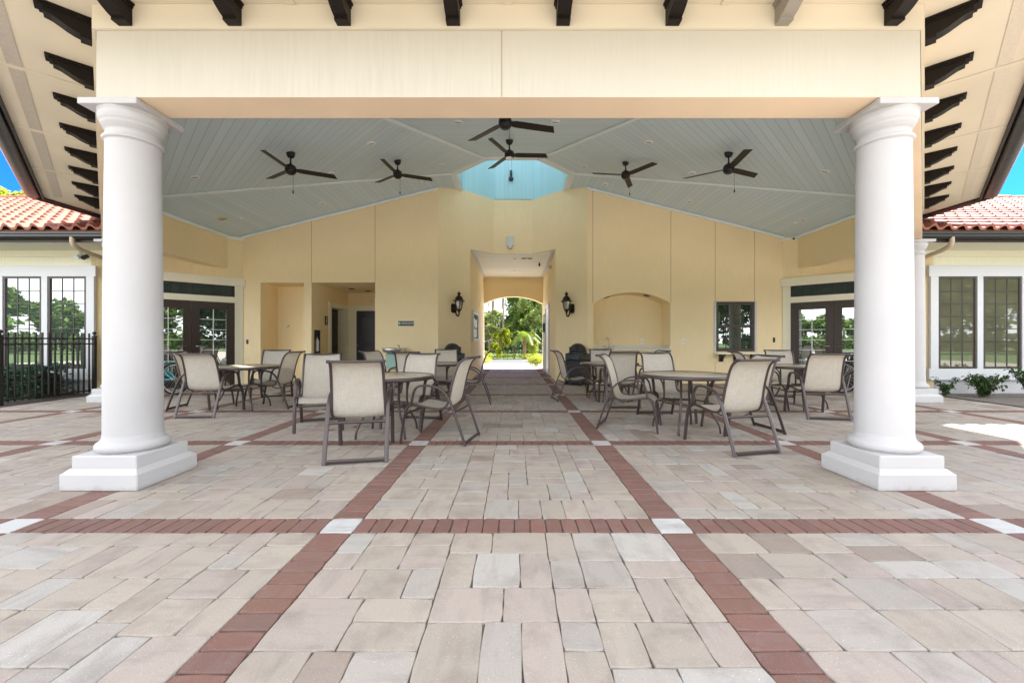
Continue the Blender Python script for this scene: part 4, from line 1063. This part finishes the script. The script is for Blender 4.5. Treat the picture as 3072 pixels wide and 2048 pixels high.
b.build('frame', M['black'], s)
b = MB(); b.box(.001, .008, -.114, .114, -.285, .22); b.build('pane', M['panedoor'], s)
b = MB(); b.lathe([(.045, -.26), (.045, .02), (.03, .06), (.012, .08), (.012, .12)], .010, 0, 14); b.build('extinguisher', M['whiteplastic'], s)
f = thing('drinking_fountain', 'grey green wall drinking fountain with a steel bowl below the restroom sign', 'drinking fountain', (-3.13, WY, 0))
b = MB(); b.bbox(-.19, .19, -.30, -.002, .42, .84, .015); b.build('cabinet', M['teal'], f)
b = MB(); prof = [(.20, .845), (.255, .87), (.27, .92), (.272, .965), (.262, .97), (.24, .955), (.12, .93), (0, .925)]
b.lathe(prof, 0, -.28, 32); b.bbox(-.27, .27, -.28, -.002, .86, .968, .008); b.build('bowl', M['steel'], f)
b = MB(); b.tube(smoothpath([(.12, -.16, .96), (.12, -.16, 1.02), (.10, -.20, 1.045)]), .012, 8); b.build('spout', M['chrome'], f)
b = MB(); b.lathe([(.045, 0), (.045, .02), (.02, .03), (.02, .06)], 0, 0, 16); o = b.build('wall_valve', M['chrome']); o.location = (-3.45, WY-.002, .61); o.rotation_euler = (PI/2, 0, 0)
tag(o, 'round metal valve cover on the wall left of the drinking fountain', 'valve')
f = thing('faucet', 'gooseneck kitchen faucet with two lever handles in the arched niche', 'faucet', (2.68, 11.42, .936))
b = MB(); b.tube(smoothpath([(0, 0, 0), (0, 0, .20), (-.01, -.01, .27), (-.05, -.05, .31), (-.09, -.09, .27), (-.10, -.10, .21)]), .010, 10); b.lathe([(.028, 0), (.028, .02), (.016, .06)], 0, 0, 14); b.bbox(-.13, .13, -.02, .02, 0, .012, .004); b.build('spout', M['chrome'], f)
for q in (-1, 1):
    b = MB(); b.lathe([(.022, .012), (.018, .05), (.014, .075)], q*.11, 0, 12); b.tube([(q*.11, 0, .07), (q*.17, -.02, .08)], .009, 8); b.build('handle', M['chrome'], f)
def plate(name, lab, cat, x, y, z, w_, h_, m1, m2, rot=0):
    o = thing(name, lab, cat, (x, y, z), rot); b = MB(); b.bbox(-w_/2, w_/2, -.010, -.001, -h_/2, h_/2, .003); b.build('cover', m1, o)
    b = MB(); b.bbox(-w_*.2, w_*.2, -.016, -.0105, -h_*.28, h_*.28, .002); b.build('insert', m2, o); return o
plate('wall_outlet', 'white electrical outlet plate on the wall right of the niche', 'outlet', 4.58, WY, 1.14, .085, .13, M['whiteplastic'], M['greyplastic'])
plate('wall_outlet', 'white electrical outlet plate inside the arched niche', 'outlet', 3.66, ND, 1.14, .085, .13, M['whiteplastic'], M['greyplastic'])
plate('card_reader', 'small dark blue card reader beside the left double doors', 'card reader', -7.13, WY, 1.13, .06, .12, M['tubeend'], M['black'])
plate('card_reader', 'small black card reader beside the right double doors', 'card reader', 7.02, WY, 1.18, .06, .13, M['black'], M['tubeend'])
s = thing('hose_bib', 'small brass tap on the back of the narrow wall recess', 'tap', (-6.45, 11.8, 1.58)); b = MB(); b.tube([(0, 0, 0), (0, -.06, 0), (0, -.075, -.03)], .011, 8); b.build('spout', M['chrome'], s)
b = MB(); b.lathe([(.028, 0), (.03, .008), (.0, .01)], 0, 0, 12, .02); b.build('wheel', M['yellowtrim'], s)
e = thing('emergency_light', 'white emergency light box on the panel above the breezeway', 'emergency light', (-.09, 12.42, 4.14))
b = MB(); b.bbox(-.105, .105, -.11, -.002, -.12, .16, .012); b.build('housing', M['greyplastic'], e)
b = MB(); b.lathe([(.085, -.13), (.08, -.16), (.05, -.185), (0, -.19)], 0, -.06, 20); b.build('lamp_base', M['whiteplastic'], e)
b = MB()
for q in (-1, 1): b.tube(smoothpath([(q*.03, -.08, -.17), (q*.06, -.10, -.19), (q*.04, -.12, -.225), (0, -.12, -.235)]), .009, 6)
b.build('lamp_guard', M['black'], e)
e = thing('emergency_light', 'white emergency light over the navy restroom door', 'emergency light', (-4.42, 13.4, 2.47))
b = MB(); b.bbox(-.14, .14, -.07, -.002, -.06, .06, .01); b.build('housing', M['whiteplastic'], e)
b = MB(); b.tube([(-.14, -.04, 0), (-.22, -.06, -.01)], .022, 10); b.build('lamp_head', M['greyplastic'], e)
s = thing('cupola_spotlight', 'black bullet spotlight on the bright blue cupola wall', 'spotlight', (-.06, 12.42, 6.14))
b = MB(); b.bbox(-.032, .032, -.05, -.002, -.05, .17, .004); b.build('bracket', M['tubeend'], s)
b = MB(); b.ball((0, -.06, -.10), .075, 18, 10); b.build('head', M['tubeend'], s)
c = thing('security_camera', 'white bullet security camera under the right end of the ceiling', 'camera', (7.38, 10.82, 3.86))
b = MB(); b.tube([(.0, .04, .02), (-.015, -.09, -.03)], .035, 14); b.build('housing', M['whiteplastic'], c)
b = MB(); b.tube([(-.0152, -.0915, -.0305), (-.016, -.10, -.034)], .028, 14); b.build('camera_lens', M['black'], c)
c = thing('security_camera', 'small black camera hanging from the breezeway ceiling', 'camera', (.88, 13.75, 3.78))
b = MB(); b.tube([(0, 0, 0), (0, 0, -.06)], .02, 10); b.bbox(-.03, .03, -.10, .04, -.12, -.06, .008); b.build('housing', M['black'], c)
c = thing('wall_camera', 'pale dome camera on the right breezeway wall', 'camera', (1.23, 13.2, 3.53))
b = MB(); b.ball((-.06, 0, 0), .06, 14, 8); b.box(-.03, -.001, -.05, .05, -.02, .07); b.build('housing', M['greyplastic'], c)
s = thing('notice_board', 'white framed notice board with papers on the left breezeway wall', 'notice board', (-1.23, 13.05, 1.61))
b = MB()
for y0, y1, z0, z1 in ((-.85, -.77, -.45, .45), (.77, .85, -.45, .45), (-.769, .769, -.45, -.38), (-.769, .769, .38, .45)): b.box(.001, .06, y0, y1, z0, z1)
b.build('frame', M['white'], s)
b = MB(); b.box(.001, .02, -.769, .769, -.379, .379); b.build('pane', pane('notice_pane', .3, (.30, .33, .26)), s)
b = MB()
for i, (y, z) in enumerate(((-.5, .1), (-.15, .12), (.2, .08), (.5, .12), (-.4, -.2), (0, -.22), (.4, -.2))): b.box(.0205, .0215, y-.12, y+.12, z-.13, z+.13)
b.build('paper', M['whiteplastic'], s)
s = thing('wall_box', 'small black box on the right breezeway wall', 'box', (1.23, 15.75, 1.66)); b = MB(); b.bbox(-.10, -.001, -.16, .16, -.17, .17, .01); b.build('housing', M['black'], s)
b = MB(); b.box(-.106, -.1005, -.12, .12, .02, .10); b.build('face_plate', M['frame'], s)
s = thing('flood_light', 'twin head flood light on the left wing wall under the downspout', 'flood light', (-9.42, 9.0, 2.98))
b = MB(); b.tube([(-.05, -.03, .10), (0, -.08, -.01)], .045, 14); b.build('sensor', M['greyplastic'], s)
for q in (0, 1):
    b = MB(); x = .05+q*.14; b.tube(smoothpath([(0, -.06, .0), (.06, -.10, .02), (x, -.14, .0)]), .010, 6); b.tube([(x, -.12, .01), (x+.02, -.22, -.05)], .045, 14); b.build('lamp_head', M['black'] if q else M['greyplastic'], s)

# ------------------------------------------------------------------ fence, bicycle
fn = site('metal_fence', 'black metal picket fence with ball-capped posts in front of the hedge', 'fence', -9.05, 8.05)
for i, y in enumerate((7.27, 8.90)):
    b = MB(); b.bbox(-9.09-.03, -9.09+.03, y-.03, y+.03, 0, 1.24, .004); b.box(-9.09-.038, -9.09+.038, y-.038, y+.038, 1.2405, 1.26); p_ = b.build('post', M['black'], fn)
    b = MB(); b.ball((-9.09, y, 1.32), .036); b.lathe([(.02, 1.26), (.012, 1.29)], -9.09, y, 12); b.build('ball_cap', M['black'], p_, off=(-9.05, 8.05, 0))
for z in (.09, 1.09, 1.20):
    b = MB(); b.box(-9.09-.014, -9.09+.014, 7.3005, 8.8695, z-.014, z+.014); b.build('rail', M['black'], fn)
for i in range(14):
    y = 7.27+1.63*(i+1)/15; b = MB(); b.bbox(-9.09-.0155, -9.09+.0155, y-.010, y+.010, .045, 1.315, .002); b.build('picket', M['black'], fn)
fn2 = site('metal_fence', 'black picket fence panel running off past the left edge', 'fence', -10.2, 7.27)
for z in (.09, 1.09, 1.20):
    b = MB(); b.box(-11.6, -9.125, 7.256, 7.284, z-.014, z+.014); b.build('rail', M['black'], fn2)
for i in range(20):
    x = -9.24-.113*i; b = MB(); b.box(x-.01, x+.01, 7.254, 7.286, .045, 1.315); b.build('picket', M['black'], fn2)

def make_bike(frame_mat, lab, loc, rot):
    t = thing('bicycle', lab, 'bicycle', loc, rot)        # rear wheel at x=0, front wheel at x=-1.1
    for x in (0, -1.10):
        b = MB(); b.tube([(x+.325*math.cos(2*PI*i/40), 0, .345+.325*math.sin(2*PI*i/40)) for i in range(40)], .024, 8, closed=True); wl = b.build('wheel', M['tyre'], t)
        b = MB(); b.tube([(x+.295*math.cos(2*PI*i/40), 0, .345+.295*math.sin(2*PI*i/40)) for i in range(40)], .010, 6, closed=True)
        for i in range(18): a = 2*PI*i/18; b.tube([(x, .02*(-1)**i, .345), (x+.29*math.cos(a), 0, .345+.29*math.sin(a))], .0022, 4, cap=False)
        b.tube([(x, -.05, .345), (x, .05, .345)], .025, 10); b.build('rim', M['silver'], wl)
    b = MB()
    for sg in (-1, 1):
        b.tube([(0, sg*.05, .345), (-.46, sg*.03, .29)], .011, 8); b.tube([(0, sg*.05, .345), (-.58, sg*.03, .80)], .010, 8)
        b.tube([(-1.10, sg*.05, .345), (-1.0, sg*.04, .72)], .013, 8)
    b.tube([(-.46, 0, .29), (-.62, 0, .86)], .018, 10); b.tube(smoothpath([(-.46, 0, .29), (-.75, 0, .48), (-.96, 0, .78)]), .020, 10); b.tube(smoothpath([(-.58, 0, .76), (-.78, 0, .80), (-.96, 0, .84)]), .018, 10); b.tube([(-1.0, 0, .70), (-.94, 0, .92)], .022, 10)
    b.build('frame', frame_mat, t)
    for x, a0, a1 in ((0, -5, 185), (-1.1, 20, 170)):
        b = MB(); b.bar([(x+.362*math.cos(R(a0+(a1-a0)*i/20)), 0, .345+.362*math.sin(R(a0+(a1-a0)*i/20))) for i in range(21)], .06, .006, (0, 1, 0)); b.build('fender', frame_mat, t)
    b = MB(); b.tube(smoothpath([(-.94, 0, .92), (-.93, 0, 1.02), (-.90, .16, 1.06), (-.72, .30, 1.02)]), .011, 8); b.tube(smoothpath([(-.93, 0, 1.02), (-.90, -.16, 1.06), (-.72, -.30, 1.02)]), .011, 8); b.build('handlebar', M['silver'], t)
    b = MB(); b.tube([(-.62, 0, .84), (-.64, 0, .95)], .012, 8); b.build('seat_post', M['silver'], t)
    b = MB(); b.lathe([(0, .95), (.11, .955), (.125, .975), (.10, 1.0), (0, 1.005)], -.60, 0, 18); b.bbox(-.85, -.66, -.035, .035, .955, .99, .012); b.build('saddle', M['tyre'], t)
    b = MB(); b.lathe([(.085, 0), (.085, .008)], 0, 0, 24); c = b.build('chainring', M['silver'], t); c.location = (-.46, -.05, .29); c.rotation_euler = (PI/2, 0, 0)
    b = MB(); b.tube([(-.20, -.06, .40), (-.14, -.10, .02)], .008, 6); b.build('kickstand', M['silver'], t)
    return t
make_bike(M['cyan'], 'turquoise cruiser bicycle half hidden behind the left column by the double doors', (-7.20, 8.72, 0), R(-6))
make_bike(M['black'], 'dark bicycle by the right double doors, only its wheel showing past the column', (7.30, 9.05, 0), R(172))

# ------------------------------------------------------------------ vegetation
def leaves(mb, blobs, n, size, seed, flat=.0, bright=(.55, 1.35)):
    r = random.Random(seed); tot = sum(b[3]*b[4]*b[5] for b in blobs)
    for (cx, cy, cz, rx, ry, rz) in blobs:
        k = max(8, int(n*rx*ry*rz/tot)); bb = r.uniform(.8, 1.15)
        for i in range(k):
            d = Vector((r.gauss(0, 1), r.gauss(0, 1), r.gauss(0, 1))).normalized()*(r.random()**.45)
            p = Vector((cx+d.x*rx, cy+d.y*ry, cz+d.z*rz)); s = size*r.uniform(.6, 1.3)
            q = Matrix.Rotation(r.uniform(0, 2*PI), 3, 'Z') @ Matrix.Rotation(r.gauss(.5, .6), 3, 'X') @ Matrix.Rotation(r.uniform(0, 2*PI), 3, 'Z')
            a = [q @ Vector(v) for v in ((-s*.5, -.1*s, 0), (0, -s*.28, .06*s), (s*.5, .05*s, 0), (0, s*.28, .06*s))]
            t = r.uniform(*bright)*bb; yv = r.uniform(.85, 1.2)
            mb.add([p+v for v in a], [(0, 1, 2, 3)], tint=(t*yv, t, t*.9, 1))
def tree(name, lab, x, y, blobs, n, size, leafm, trunk_h, tr=.09, seed=1, barkm='bark', group=None, limbs=3, lean=0):
    t = thing(name, lab, 'tree', (x, y, 0), 0, group)
    b = MB(); r = random.Random(seed)
    top = Vector((lean, 0, trunk_h))
    path = smoothpath([(0, 0, -.05), (lean*.3+.03, 0, trunk_h*.35), (lean*.7-.03, .02, trunk_h*.7), top], 4); n_ = len(path)
    for i in range(n_-1): b.lathe([(tr*(1-.55*i/n_), 0), (tr*(1-.55*(i+1)/n_), (path[i+1]-path[i]).z)], path[i].x, path[i].y, 9, path[i].z, cap=False)
    for k in range(limbs):
        bl = blobs[k % len(blobs)]; st = path[int(n_*.6)+k % 3]
        b.tube(smoothpath([st, (st.x+(bl[0]-st.x)*.4, st.y+(bl[1]-st.y)*.4, st.z+(bl[2]-st.z)*.6), (bl[0], bl[1], bl[2])], 4), tr*.35, 6)
    b.build('trunk', M[barkm], t)
    rag = []
    for (bx, by, bz, rx, ry, rz) in blobs:
        for q in range(7):
            d = Vector((r.gauss(0, 1), r.gauss(0, 1), r.gauss(0, 1))).normalized()*r.uniform(.35, 1.05); k = r.uniform(.28, .55)
            rag.append((bx+d.x*rx, by+d.y*ry, bz+d.z*rz, rx*k, ry*k, rz*k))
    c = MB(); leaves(c, rag, n, size, seed, bright=(.4, 1.6)); c.build('crown', M[leafm], t)
    return t
# hedge behind the fence
h = thing('hedge', 'low clipped blue green hedge behind the black fence', 'hedge', (-11.2, 8.5, 0))
r = random.Random(5); b = MB()
for i in range(9000):
    f = r.random(); x = -1.9+3.75*r.random(); top = .56+.03*math.sin(x*5); y = -.35+.6*r.random(); z = r.random()*top
    k = r.randrange(3)
    if k == 0: y = -.36+r.gauss(0, .035)
    elif k == 1: z = top+r.gauss(0, .025)
    if x > 1.7: x -= r.random()*.2*(z/top)
    s = r.uniform(.025, .05); q = Matrix.Rotation(r.uniform(0, 6.3), 3, 'Z') @ Matrix.Rotation(r.gauss(.9, .5), 3, 'X')
    a = [q @ Vector(v)+Vector((x, y, max(.02, z))) for v in ((-s, 0, 0), (0, -s*.5, 0), (s, 0, 0), (0, s*.5, 0))]; t = r.uniform(.5, 1.5)
    b.add(a, [(0, 1, 2, 3)], tint=(t, t, t, 1))
b.build('leaves', M['hedgeleaf'], h)
b = MB(); b.bbox(-1.88, 1.62, -.30, .22, .01, .48, .05); b.build('twigs', M['soil'], h)
# leafy shrubs in the right bed
def shrub(lab, x, y, n, hgt, spread, seed):
    t = thing('leafy_shrub', lab, 'shrub', (x, y, 0), 0, 'shrubs in the mulch bed')
    r = random.Random(seed); st = MB(); lf = MB()
    for i in range(n):
        a = r.uniform(0, 2*PI); tip = Vector((math.cos(a)*spread*r.uniform(.3, 1), math.sin(a)*spread*.7*r.uniform(.3, 1), hgt*r.uniform(.55, 1.0)))
        path = smoothpath([(0, 0, 0), (tip.x*.3, tip.y*.3, tip.z*.55), tip], 5); st.tube(path, .006, 5)
        for p in path[3:]:
            for k in range(7):
                s = r.uniform(.035, .07); q = Matrix.Rotation(r.uniform(0, 6.3), 3, 'Z') @ Matrix.Rotation(r.gauss(.5, .4), 3, 'Y')
                base = Vector(p)+Vector((r.gauss(0, .02), r.gauss(0, .02), r.gauss(0, .02)))
                vs = [base+q @ Vector(v) for v in ((0, 0, 0), (s*.5, -s*.30, .012), (s*1.3, 0, -.01), (s*.5, s*.30, .012))]; tt = r.uniform(.5, 1.5)
                lf.add(vs, [(0, 1, 2, 3)], tint=(tt, tt, tt*.9, 1))
    st.build('stem', M['bark'], t); lf.build('leaves', M['leafdark'], t)
shrub('dark leafy shrub in the middle of the mulch bed under the right windows', 9.62, 8.35, 24, .46, .42, 3)
shrub('thin sparse shrub left of the fuller one in the mulch bed', 9.05, 8.55, 5, .40, .26, 4)
shrub('shrub at the right edge of the photo under the last window', 10.45, 8.25, 13, .62, .40, 6)
# beyond the breezeway
def bush(lab, x, y, blobs, n, size, leafm, seed, group=None, nm='round_bush'):
    t = thing(nm, lab, 'bush', (x, y, 0), 0, group); c = MB(); leaves(c, blobs, n, size, seed); c.build('leaves', M[leafm], t)
    s_ = MB()
    for i in range(5): s_.tube([(0, 0, -.02), (blobs[0][3]*.5*math.cos(i*1.3), blobs[0][4]*.5*math.sin(i*1.3), blobs[0][2])], .012, 5)
    s_.build('stem', M['bark'], t)
bush('yellow green bush beyond the breezeway on the right', 1.05, 19.0, [(0, 0, .24, .50, .4, .26)], 1500, .07, 'leafyellow', 11, 'yellow bushes beyond the breezeway')
bush('yellow green bush beyond the breezeway on the left, nearer', -1.55, 19.2, [(0, 0, .26, .55, .4, .28)], 1500, .07, 'leafyellow', 12, 'yellow bushes beyond the breezeway')
bush('yellow green bush beyond the breezeway on the left, farther', -1.75, 23.4, [(0, 0, .30, .55, .4, .32)], 1200, .08, 'leafyellow', 13, 'yellow bushes beyond the breezeway')
bush('low clipped hedge row across the far side of the driveway', 0, 26.6, [(x*.5, 0, .18, .30, .35, .20+.04*(x % 2)) for x in range(-9, 10)], 7000, .06, 'leafyellow', 14, nm='hedge_row')
tree('slender_tree', 'slender grey green tree on the left beyond the breezeway', -1.67, 27.6, [(0, 0, 2.1, .70, .6, .65), (.35, 0, 2.75, .55, .5, .45), (-.55, .1, 2.6, .55, .5, .5), (-.2, 0, 1.5, .45, .4, .35)], 7000, .11, 'leafgrey', 1.9, .06, 21)
tree('bamboo_clump', 'bright yellow green clump beyond the breezeway, left of the palm', -.95, 28.6, [(-.25, 0, .9, .45, .4, .75), (.30, 0, 1.45, .45, .4, .60), (.05, 0, 1.95, .38, .35, .42), (.55, 0, .95, .25, .3, .5), (-.35, 0, 1.55, .3, .3, .35)], 6500, .11, 'leafyellow', 1.2, .04, 22)
tree('broad_tree', 'grey green leafy tree on the right beyond the breezeway', 1.55, 29.2, [(0, 0, 3.1, .8, .8, .8), (-.6, 0, 3.9, .85, .8, .7), (.6, .2, 2.4, .8, .7, .6), (-.5, -.1, 2.3, .6, .6, .5), (.3, 0, 4.7, 1.0, .8, .8), (.9, 0, 3.8, .7, .7, .7)], 11000, .14, 'leafgrey', 2.6, .07, 23)
tree('shade_tree', 'tall green tree behind the palm beyond the breezeway', .05, 33.5, [(0, 0, 3.2, .75, .9, 1.0), (.3, 0, 4.6, .9, .9, .9), (.9, 0, 5.8, 1.2, 1, .9), (-.2, 0, 2.0, .9, .9, .8), (.9, 0, 2.6, 1.0, .9, 1.3), (.2, 0, 6.6, .8, .8, .5)], 13000, .20, 'leaf', 4, .14, 24)
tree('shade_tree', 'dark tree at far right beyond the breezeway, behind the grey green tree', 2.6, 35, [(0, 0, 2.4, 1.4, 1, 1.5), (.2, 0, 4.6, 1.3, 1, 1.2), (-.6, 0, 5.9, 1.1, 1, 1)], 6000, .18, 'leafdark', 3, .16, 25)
bush('dark leaf mass added for the shade under the trees beyond the breezeway', 0, 30.6, [(x*.62, 0, .62, .55, .4, .62+.12*(x % 3)) for x in range(-6, 7)], 9000, .12, 'leafdark', 27, nm='shade_filler')  # dark leaves added to make the shade beneath the trees
bush('yellow shrub right of the palm trunk beyond the breezeway', 1.32, 28.0, [(0, 0, .75, .38, .4, .6), (.1, 0, 1.1, .25, .3, .3)], 1800, .09, 'leafyellow', 26)
for i, (x, y, hh, lab) in enumerate(((-2.62, 40, 13, 'tall bare pine trunk, leftmost in the breezeway view'), (-2.05, 39, 14, 'tall thick bare pine trunk, second from left beyond the breezeway'), (-1.12, 40, 14, 'tall thin pine trunk nearest the dark tree mass'), (-1.75, 43, 13, 'leaning thin pine trunk between two others'))):
    tree('pine_tree', lab, x, y, [(0, 0, hh, 1.5, 1.5, 1.2), (.6, 0, hh-1.6, 1.2, 1.2, .7), (.1, 0, 5.2+i*.3, .22, .3, .5)], 1500, .16, 'leafgrey', hh, (.10, .17, .12, .08)[i], 31+i, group='pines beyond the driveway', lean=(.2, 0, .1, 1.6)[i], limbs=0)
def palm(lab, x, y, hgt, fr_len, n, seed, leafm='palmleaf', name='palm_tree'):
    t = thing(name, lab, 'palm', (x, y, 0)); r = random.Random(seed)
    b = MB(); b.lathe([(.14, 0), (.10, hgt*.3), (.11, hgt*.8), (.15, hgt)], 0, 0, 12); b.build('trunk', M['palmbark'], t)
    c = MB()
    for i in range(n):
        a = 2*PI*i/n+r.uniform(-.2, .2); up = r.uniform(.1, 1.0)
        pts = smoothpath([(0, 0, hgt), (math.cos(a)*fr_len*.45, math.sin(a)*fr_len*.45, hgt+fr_len*.5*up), (math.cos(a)*fr_len, math.sin(a)*fr_len, hgt+fr_len*(.45*up-.45))], 7)
        tt = r.uniform(.7, 1.3)
        for k in range(1, len(pts)-1):
            d = (pts[k+1]-pts[k-1]).normalized(); sd = d.cross(Vector((0, 0, 1))).normalized(); ll = fr_len*.30*math.sin(PI*(k+2)/(len(pts)+2))
            for sg in (-1, 1):
                for f in (0, .5):
                    p0 = pts[k].lerp(pts[k+1], f); tip = p0+sd*sg*ll+d*ll*.5+Vector((0, 0, -ll*.35)); w_ = d*.018*fr_len
                    c.add([p0-w_, p0+w_, tip], [(0, 1, 2)], tint=(tt, tt, tt*.8, 1))
    c.build('crown', M[leafm], t); return t
palm('small yellow green palm with a brown trunk beyond the breezeway', .73, 27.4, 1.30, 1.15, 19, 41)
wb = MB(); r = random.Random(91); bl = []
for i in range(26):
    x = -7+14*i/25; hh = (4.2 if x < -.4 else 7.8)*r.uniform(.85, 1.15)
    for q in range(3): bl.append((x+r.uniform(-.4, .4), 46+r.uniform(-1, 1), hh*(.2+.3*q), 1.1, 1.0, hh*.20))
leaves(wb, bl, 48000, .32, 92, bright=(.4, 1.7))
struct(wb.build('far_woodland', M['leaf']), 'stuff', 'green woodland beyond the driveway seen through the breezeway')
# trees above the left wing roof
tree('shade_tree', 'yellow green tree top showing above the left tiled roof at the photo edge', -31.2, 25.5, [(0, 0, 9.9, 1.4, 1.2, 1.0), (-1.5, 0, 9.9, 1.5, 1.2, 1.2), (.9, 0, 9.0, 1.2, 1, .8)], 6000, .26, 'leafyellow', 8, .2, 51)
tree('shade_tree', 'small green tree top between the left tiled roof and the gutter', -29.6, 26.0, [(-.3, 0, 10.0, .7, .7, .5), (.4, 0, 9.6, .9, .9, .6)], 3200, .22, 'leaf', 8, .18, 52)
# wooded edge of the courtyard behind the viewer (seen mirrored in the windows)
wd = MB(); r = random.Random(77); bl = []
for i in range(46):
    a = -74+148*i/45; d = r.uniform(40, 50); x = math.sin(R(a))*d*1.6; y = -math.cos(R(a))*d-3
    hh = r.uniform(5, 9.5) if x < 13 else r.uniform(15, 19)
    if x >= 13: bl.append((x, y, hh*.5, 3.6, 1.6, hh*.45))
    for q in range(4 if x < 13 else 9): bl.append((x+r.uniform(-2.2, 2.2), y+r.uniform(-1, 1), hh*r.uniform(.45, .8), r.uniform(1.3, 2.4), 1.6, hh*r.uniform(.12, .26)))
    bl.append((x+r.uniform(-2, 2), y+1, 1.0, 3.6, 1.6, 1.2))
leaves(wd, [b_ for b_ in bl if b_[0] < 11], 70000, .7, 78, bright=(.3, 2.0)); leaves(wd, [b_ for b_ in bl if b_[0] >= 11], 110000, 1.05, 79, bright=(.25, 1.8))
for i in range(40):
    x = r.uniform(-60, 60); wd.tube([(x, -46+abs(x)*.2, 0), (x+r.uniform(-.4, .4), -46+abs(x)*.2, 5.5)], r.uniform(.10, .22), 6)
struct(wd.build('woodland', M['leaf']), 'stuff', 'green woodland edge mirrored in the windows')

# fallen leaves
for x, y, rz, lab, m_ in ((-2.32, 5.24, .4, 'curled brown fallen leaf on the pavers behind the nearest left chair', 'deadleaf'), (-2.06, 5.42, 1.3, 'brown fallen leaf farther back under the front left table', 'deadleaf'), (3.62, 3.55, .8, 'small green leaf lying at the right photo edge', 'leafdark')):
    b = MB(); pts = []
    for i in range(7):
        u = i/6; wv = .026*math.sin(PI*u)**.7; pts.append((u, wv))
    vs = [(u*.11-.055, sg*wv, .012+.012*math.cos(u*6)+.010*abs(sg)) for u, wv in pts for sg in (-1, 0, 1)]
    b.add(vs, [(i*3+k, i*3+k+1, (i+1)*3+k+1, (i+1)*3+k) for i in range(6) for k in (0, 1)], True, (1, 1, 1, 1))
    o = b.build('fallen_leaf', M[m_]); o.location = (x, y, .002); o.rotation_euler = (0, 0, rz); tag(o, lab, 'leaf')

for o in sc.objects:
    for kk in ('_ox', '_oy'):
        if kk in o: del o[kk]

# ------------------------------------------------------------------ light, sky, camera
SUN = Vector((.76, .69, 1)).normalized()
el = math.asin(SUN.z); az = math.atan2(SUN.x, SUN.y)
FILL_CLOUD = (3.35, 3.42, 3.55)
wld = bpy.data.worlds.new('World'); sc.world = wld; wld.use_nodes = True
nt = wld.node_tree; bg = nt.nodes['Background']
sk = nt.nodes.new('ShaderNodeTexSky'); sk.sky_type = 'NISHITA'; sk.sun_disc = False; sk.sun_elevation = el; sk.sun_rotation = az
sk.air_density = 1.0; sk.dust_density = .3; sk.ozone_density = 2.0; sk.altitude = 0
# white cloud added as fill light over and behind the viewer, haze on the horizon, clear deep blue ahead
tc = nt.nodes.new('ShaderNodeTexCoord'); sp = nt.nodes.new('ShaderNodeSeparateXYZ'); nt.links.new(tc.outputs['Generated'], sp.inputs[0])
cn = noise(nt, tc.outputs['Generated'], 2.6, 6, .6)
fwd = math_node(nt, 'MULTIPLY_ADD', sp.outputs[1], -.55); fwd.node.inputs[2].default_value = .62
upv = math_node(nt, 'MULTIPLY', sp.outputs[2], .22)
cv = math_node(nt, 'ADD', math_node(nt, 'ADD', fwd, upv), math_node(nt, 'MULTIPLY', math_node(nt, 'SUBTRACT', cn, .5), .9))
cm = ramp(nt, cv, .40, .66)
hz = ramp(nt, sp.outputs[2], .10, .20, (1, 1, 1), (0, 0, 0))
mask = math_node(nt, 'MAXIMUM', cm, hz)
blue = mixcol(nt, 1.0, sk.outputs[0], (.035, .19, .60), 'MULTIPLY')
cc = nt.nodes.new('ShaderNodeRGB'); cc.outputs[0].default_value = (FILL_CLOUD[0], FILL_CLOUD[1], FILL_CLOUD[2], 1)
lowb = ramp(nt, sp.outputs[2], .15, .95, (1.85, 1.85, 1.85), (.80, .80, .80))  # added cloud brightened low down to push fill light under the roof
cl = mixcol(nt, 1.0, cc.outputs[0], lowb, 'MULTIPLY')
nt.links.new(mixcol(nt, mask, blue, cl), bg.inputs[0]); bg.inputs[1].default_value = .15
sl = bpy.data.lights.new('sun', 'SUN'); sl.energy = 5; sl.angle = R(.53); sl.color = (1, .95, .86)
so = bpy.data.objects.new('sun', sl); COL.objects.link(so); so.rotation_euler = (-SUN).to_track_quat('-Z', 'Y').to_euler(); so.location = (20, 20, 30)
cam = bpy.data.cameras.new('camera'); co = bpy.data.objects.new('camera', cam); COL.objects.link(co)
co.location = (.05, 0, 1.15); co.rotation_euler = (PI/2, 0, 0); cam.sensor_width = 36; cam.lens = 940/2352*36
cam.shift_x = -6/2352; cam.shift_y = -1/2352; cam.clip_end = 1000; cam.clip_start = .05
sc.camera = co
sc.view_settings.view_transform = 'Standard'; sc.view_settings.look = 'None'; sc.view_settings.exposure = 2.3; sc.view_settings.gamma = 1
sc.cycles.max_bounces = 12; sc.cycles.diffuse_bounces = 8; sc.cycles.transparent_max_bounces = 12
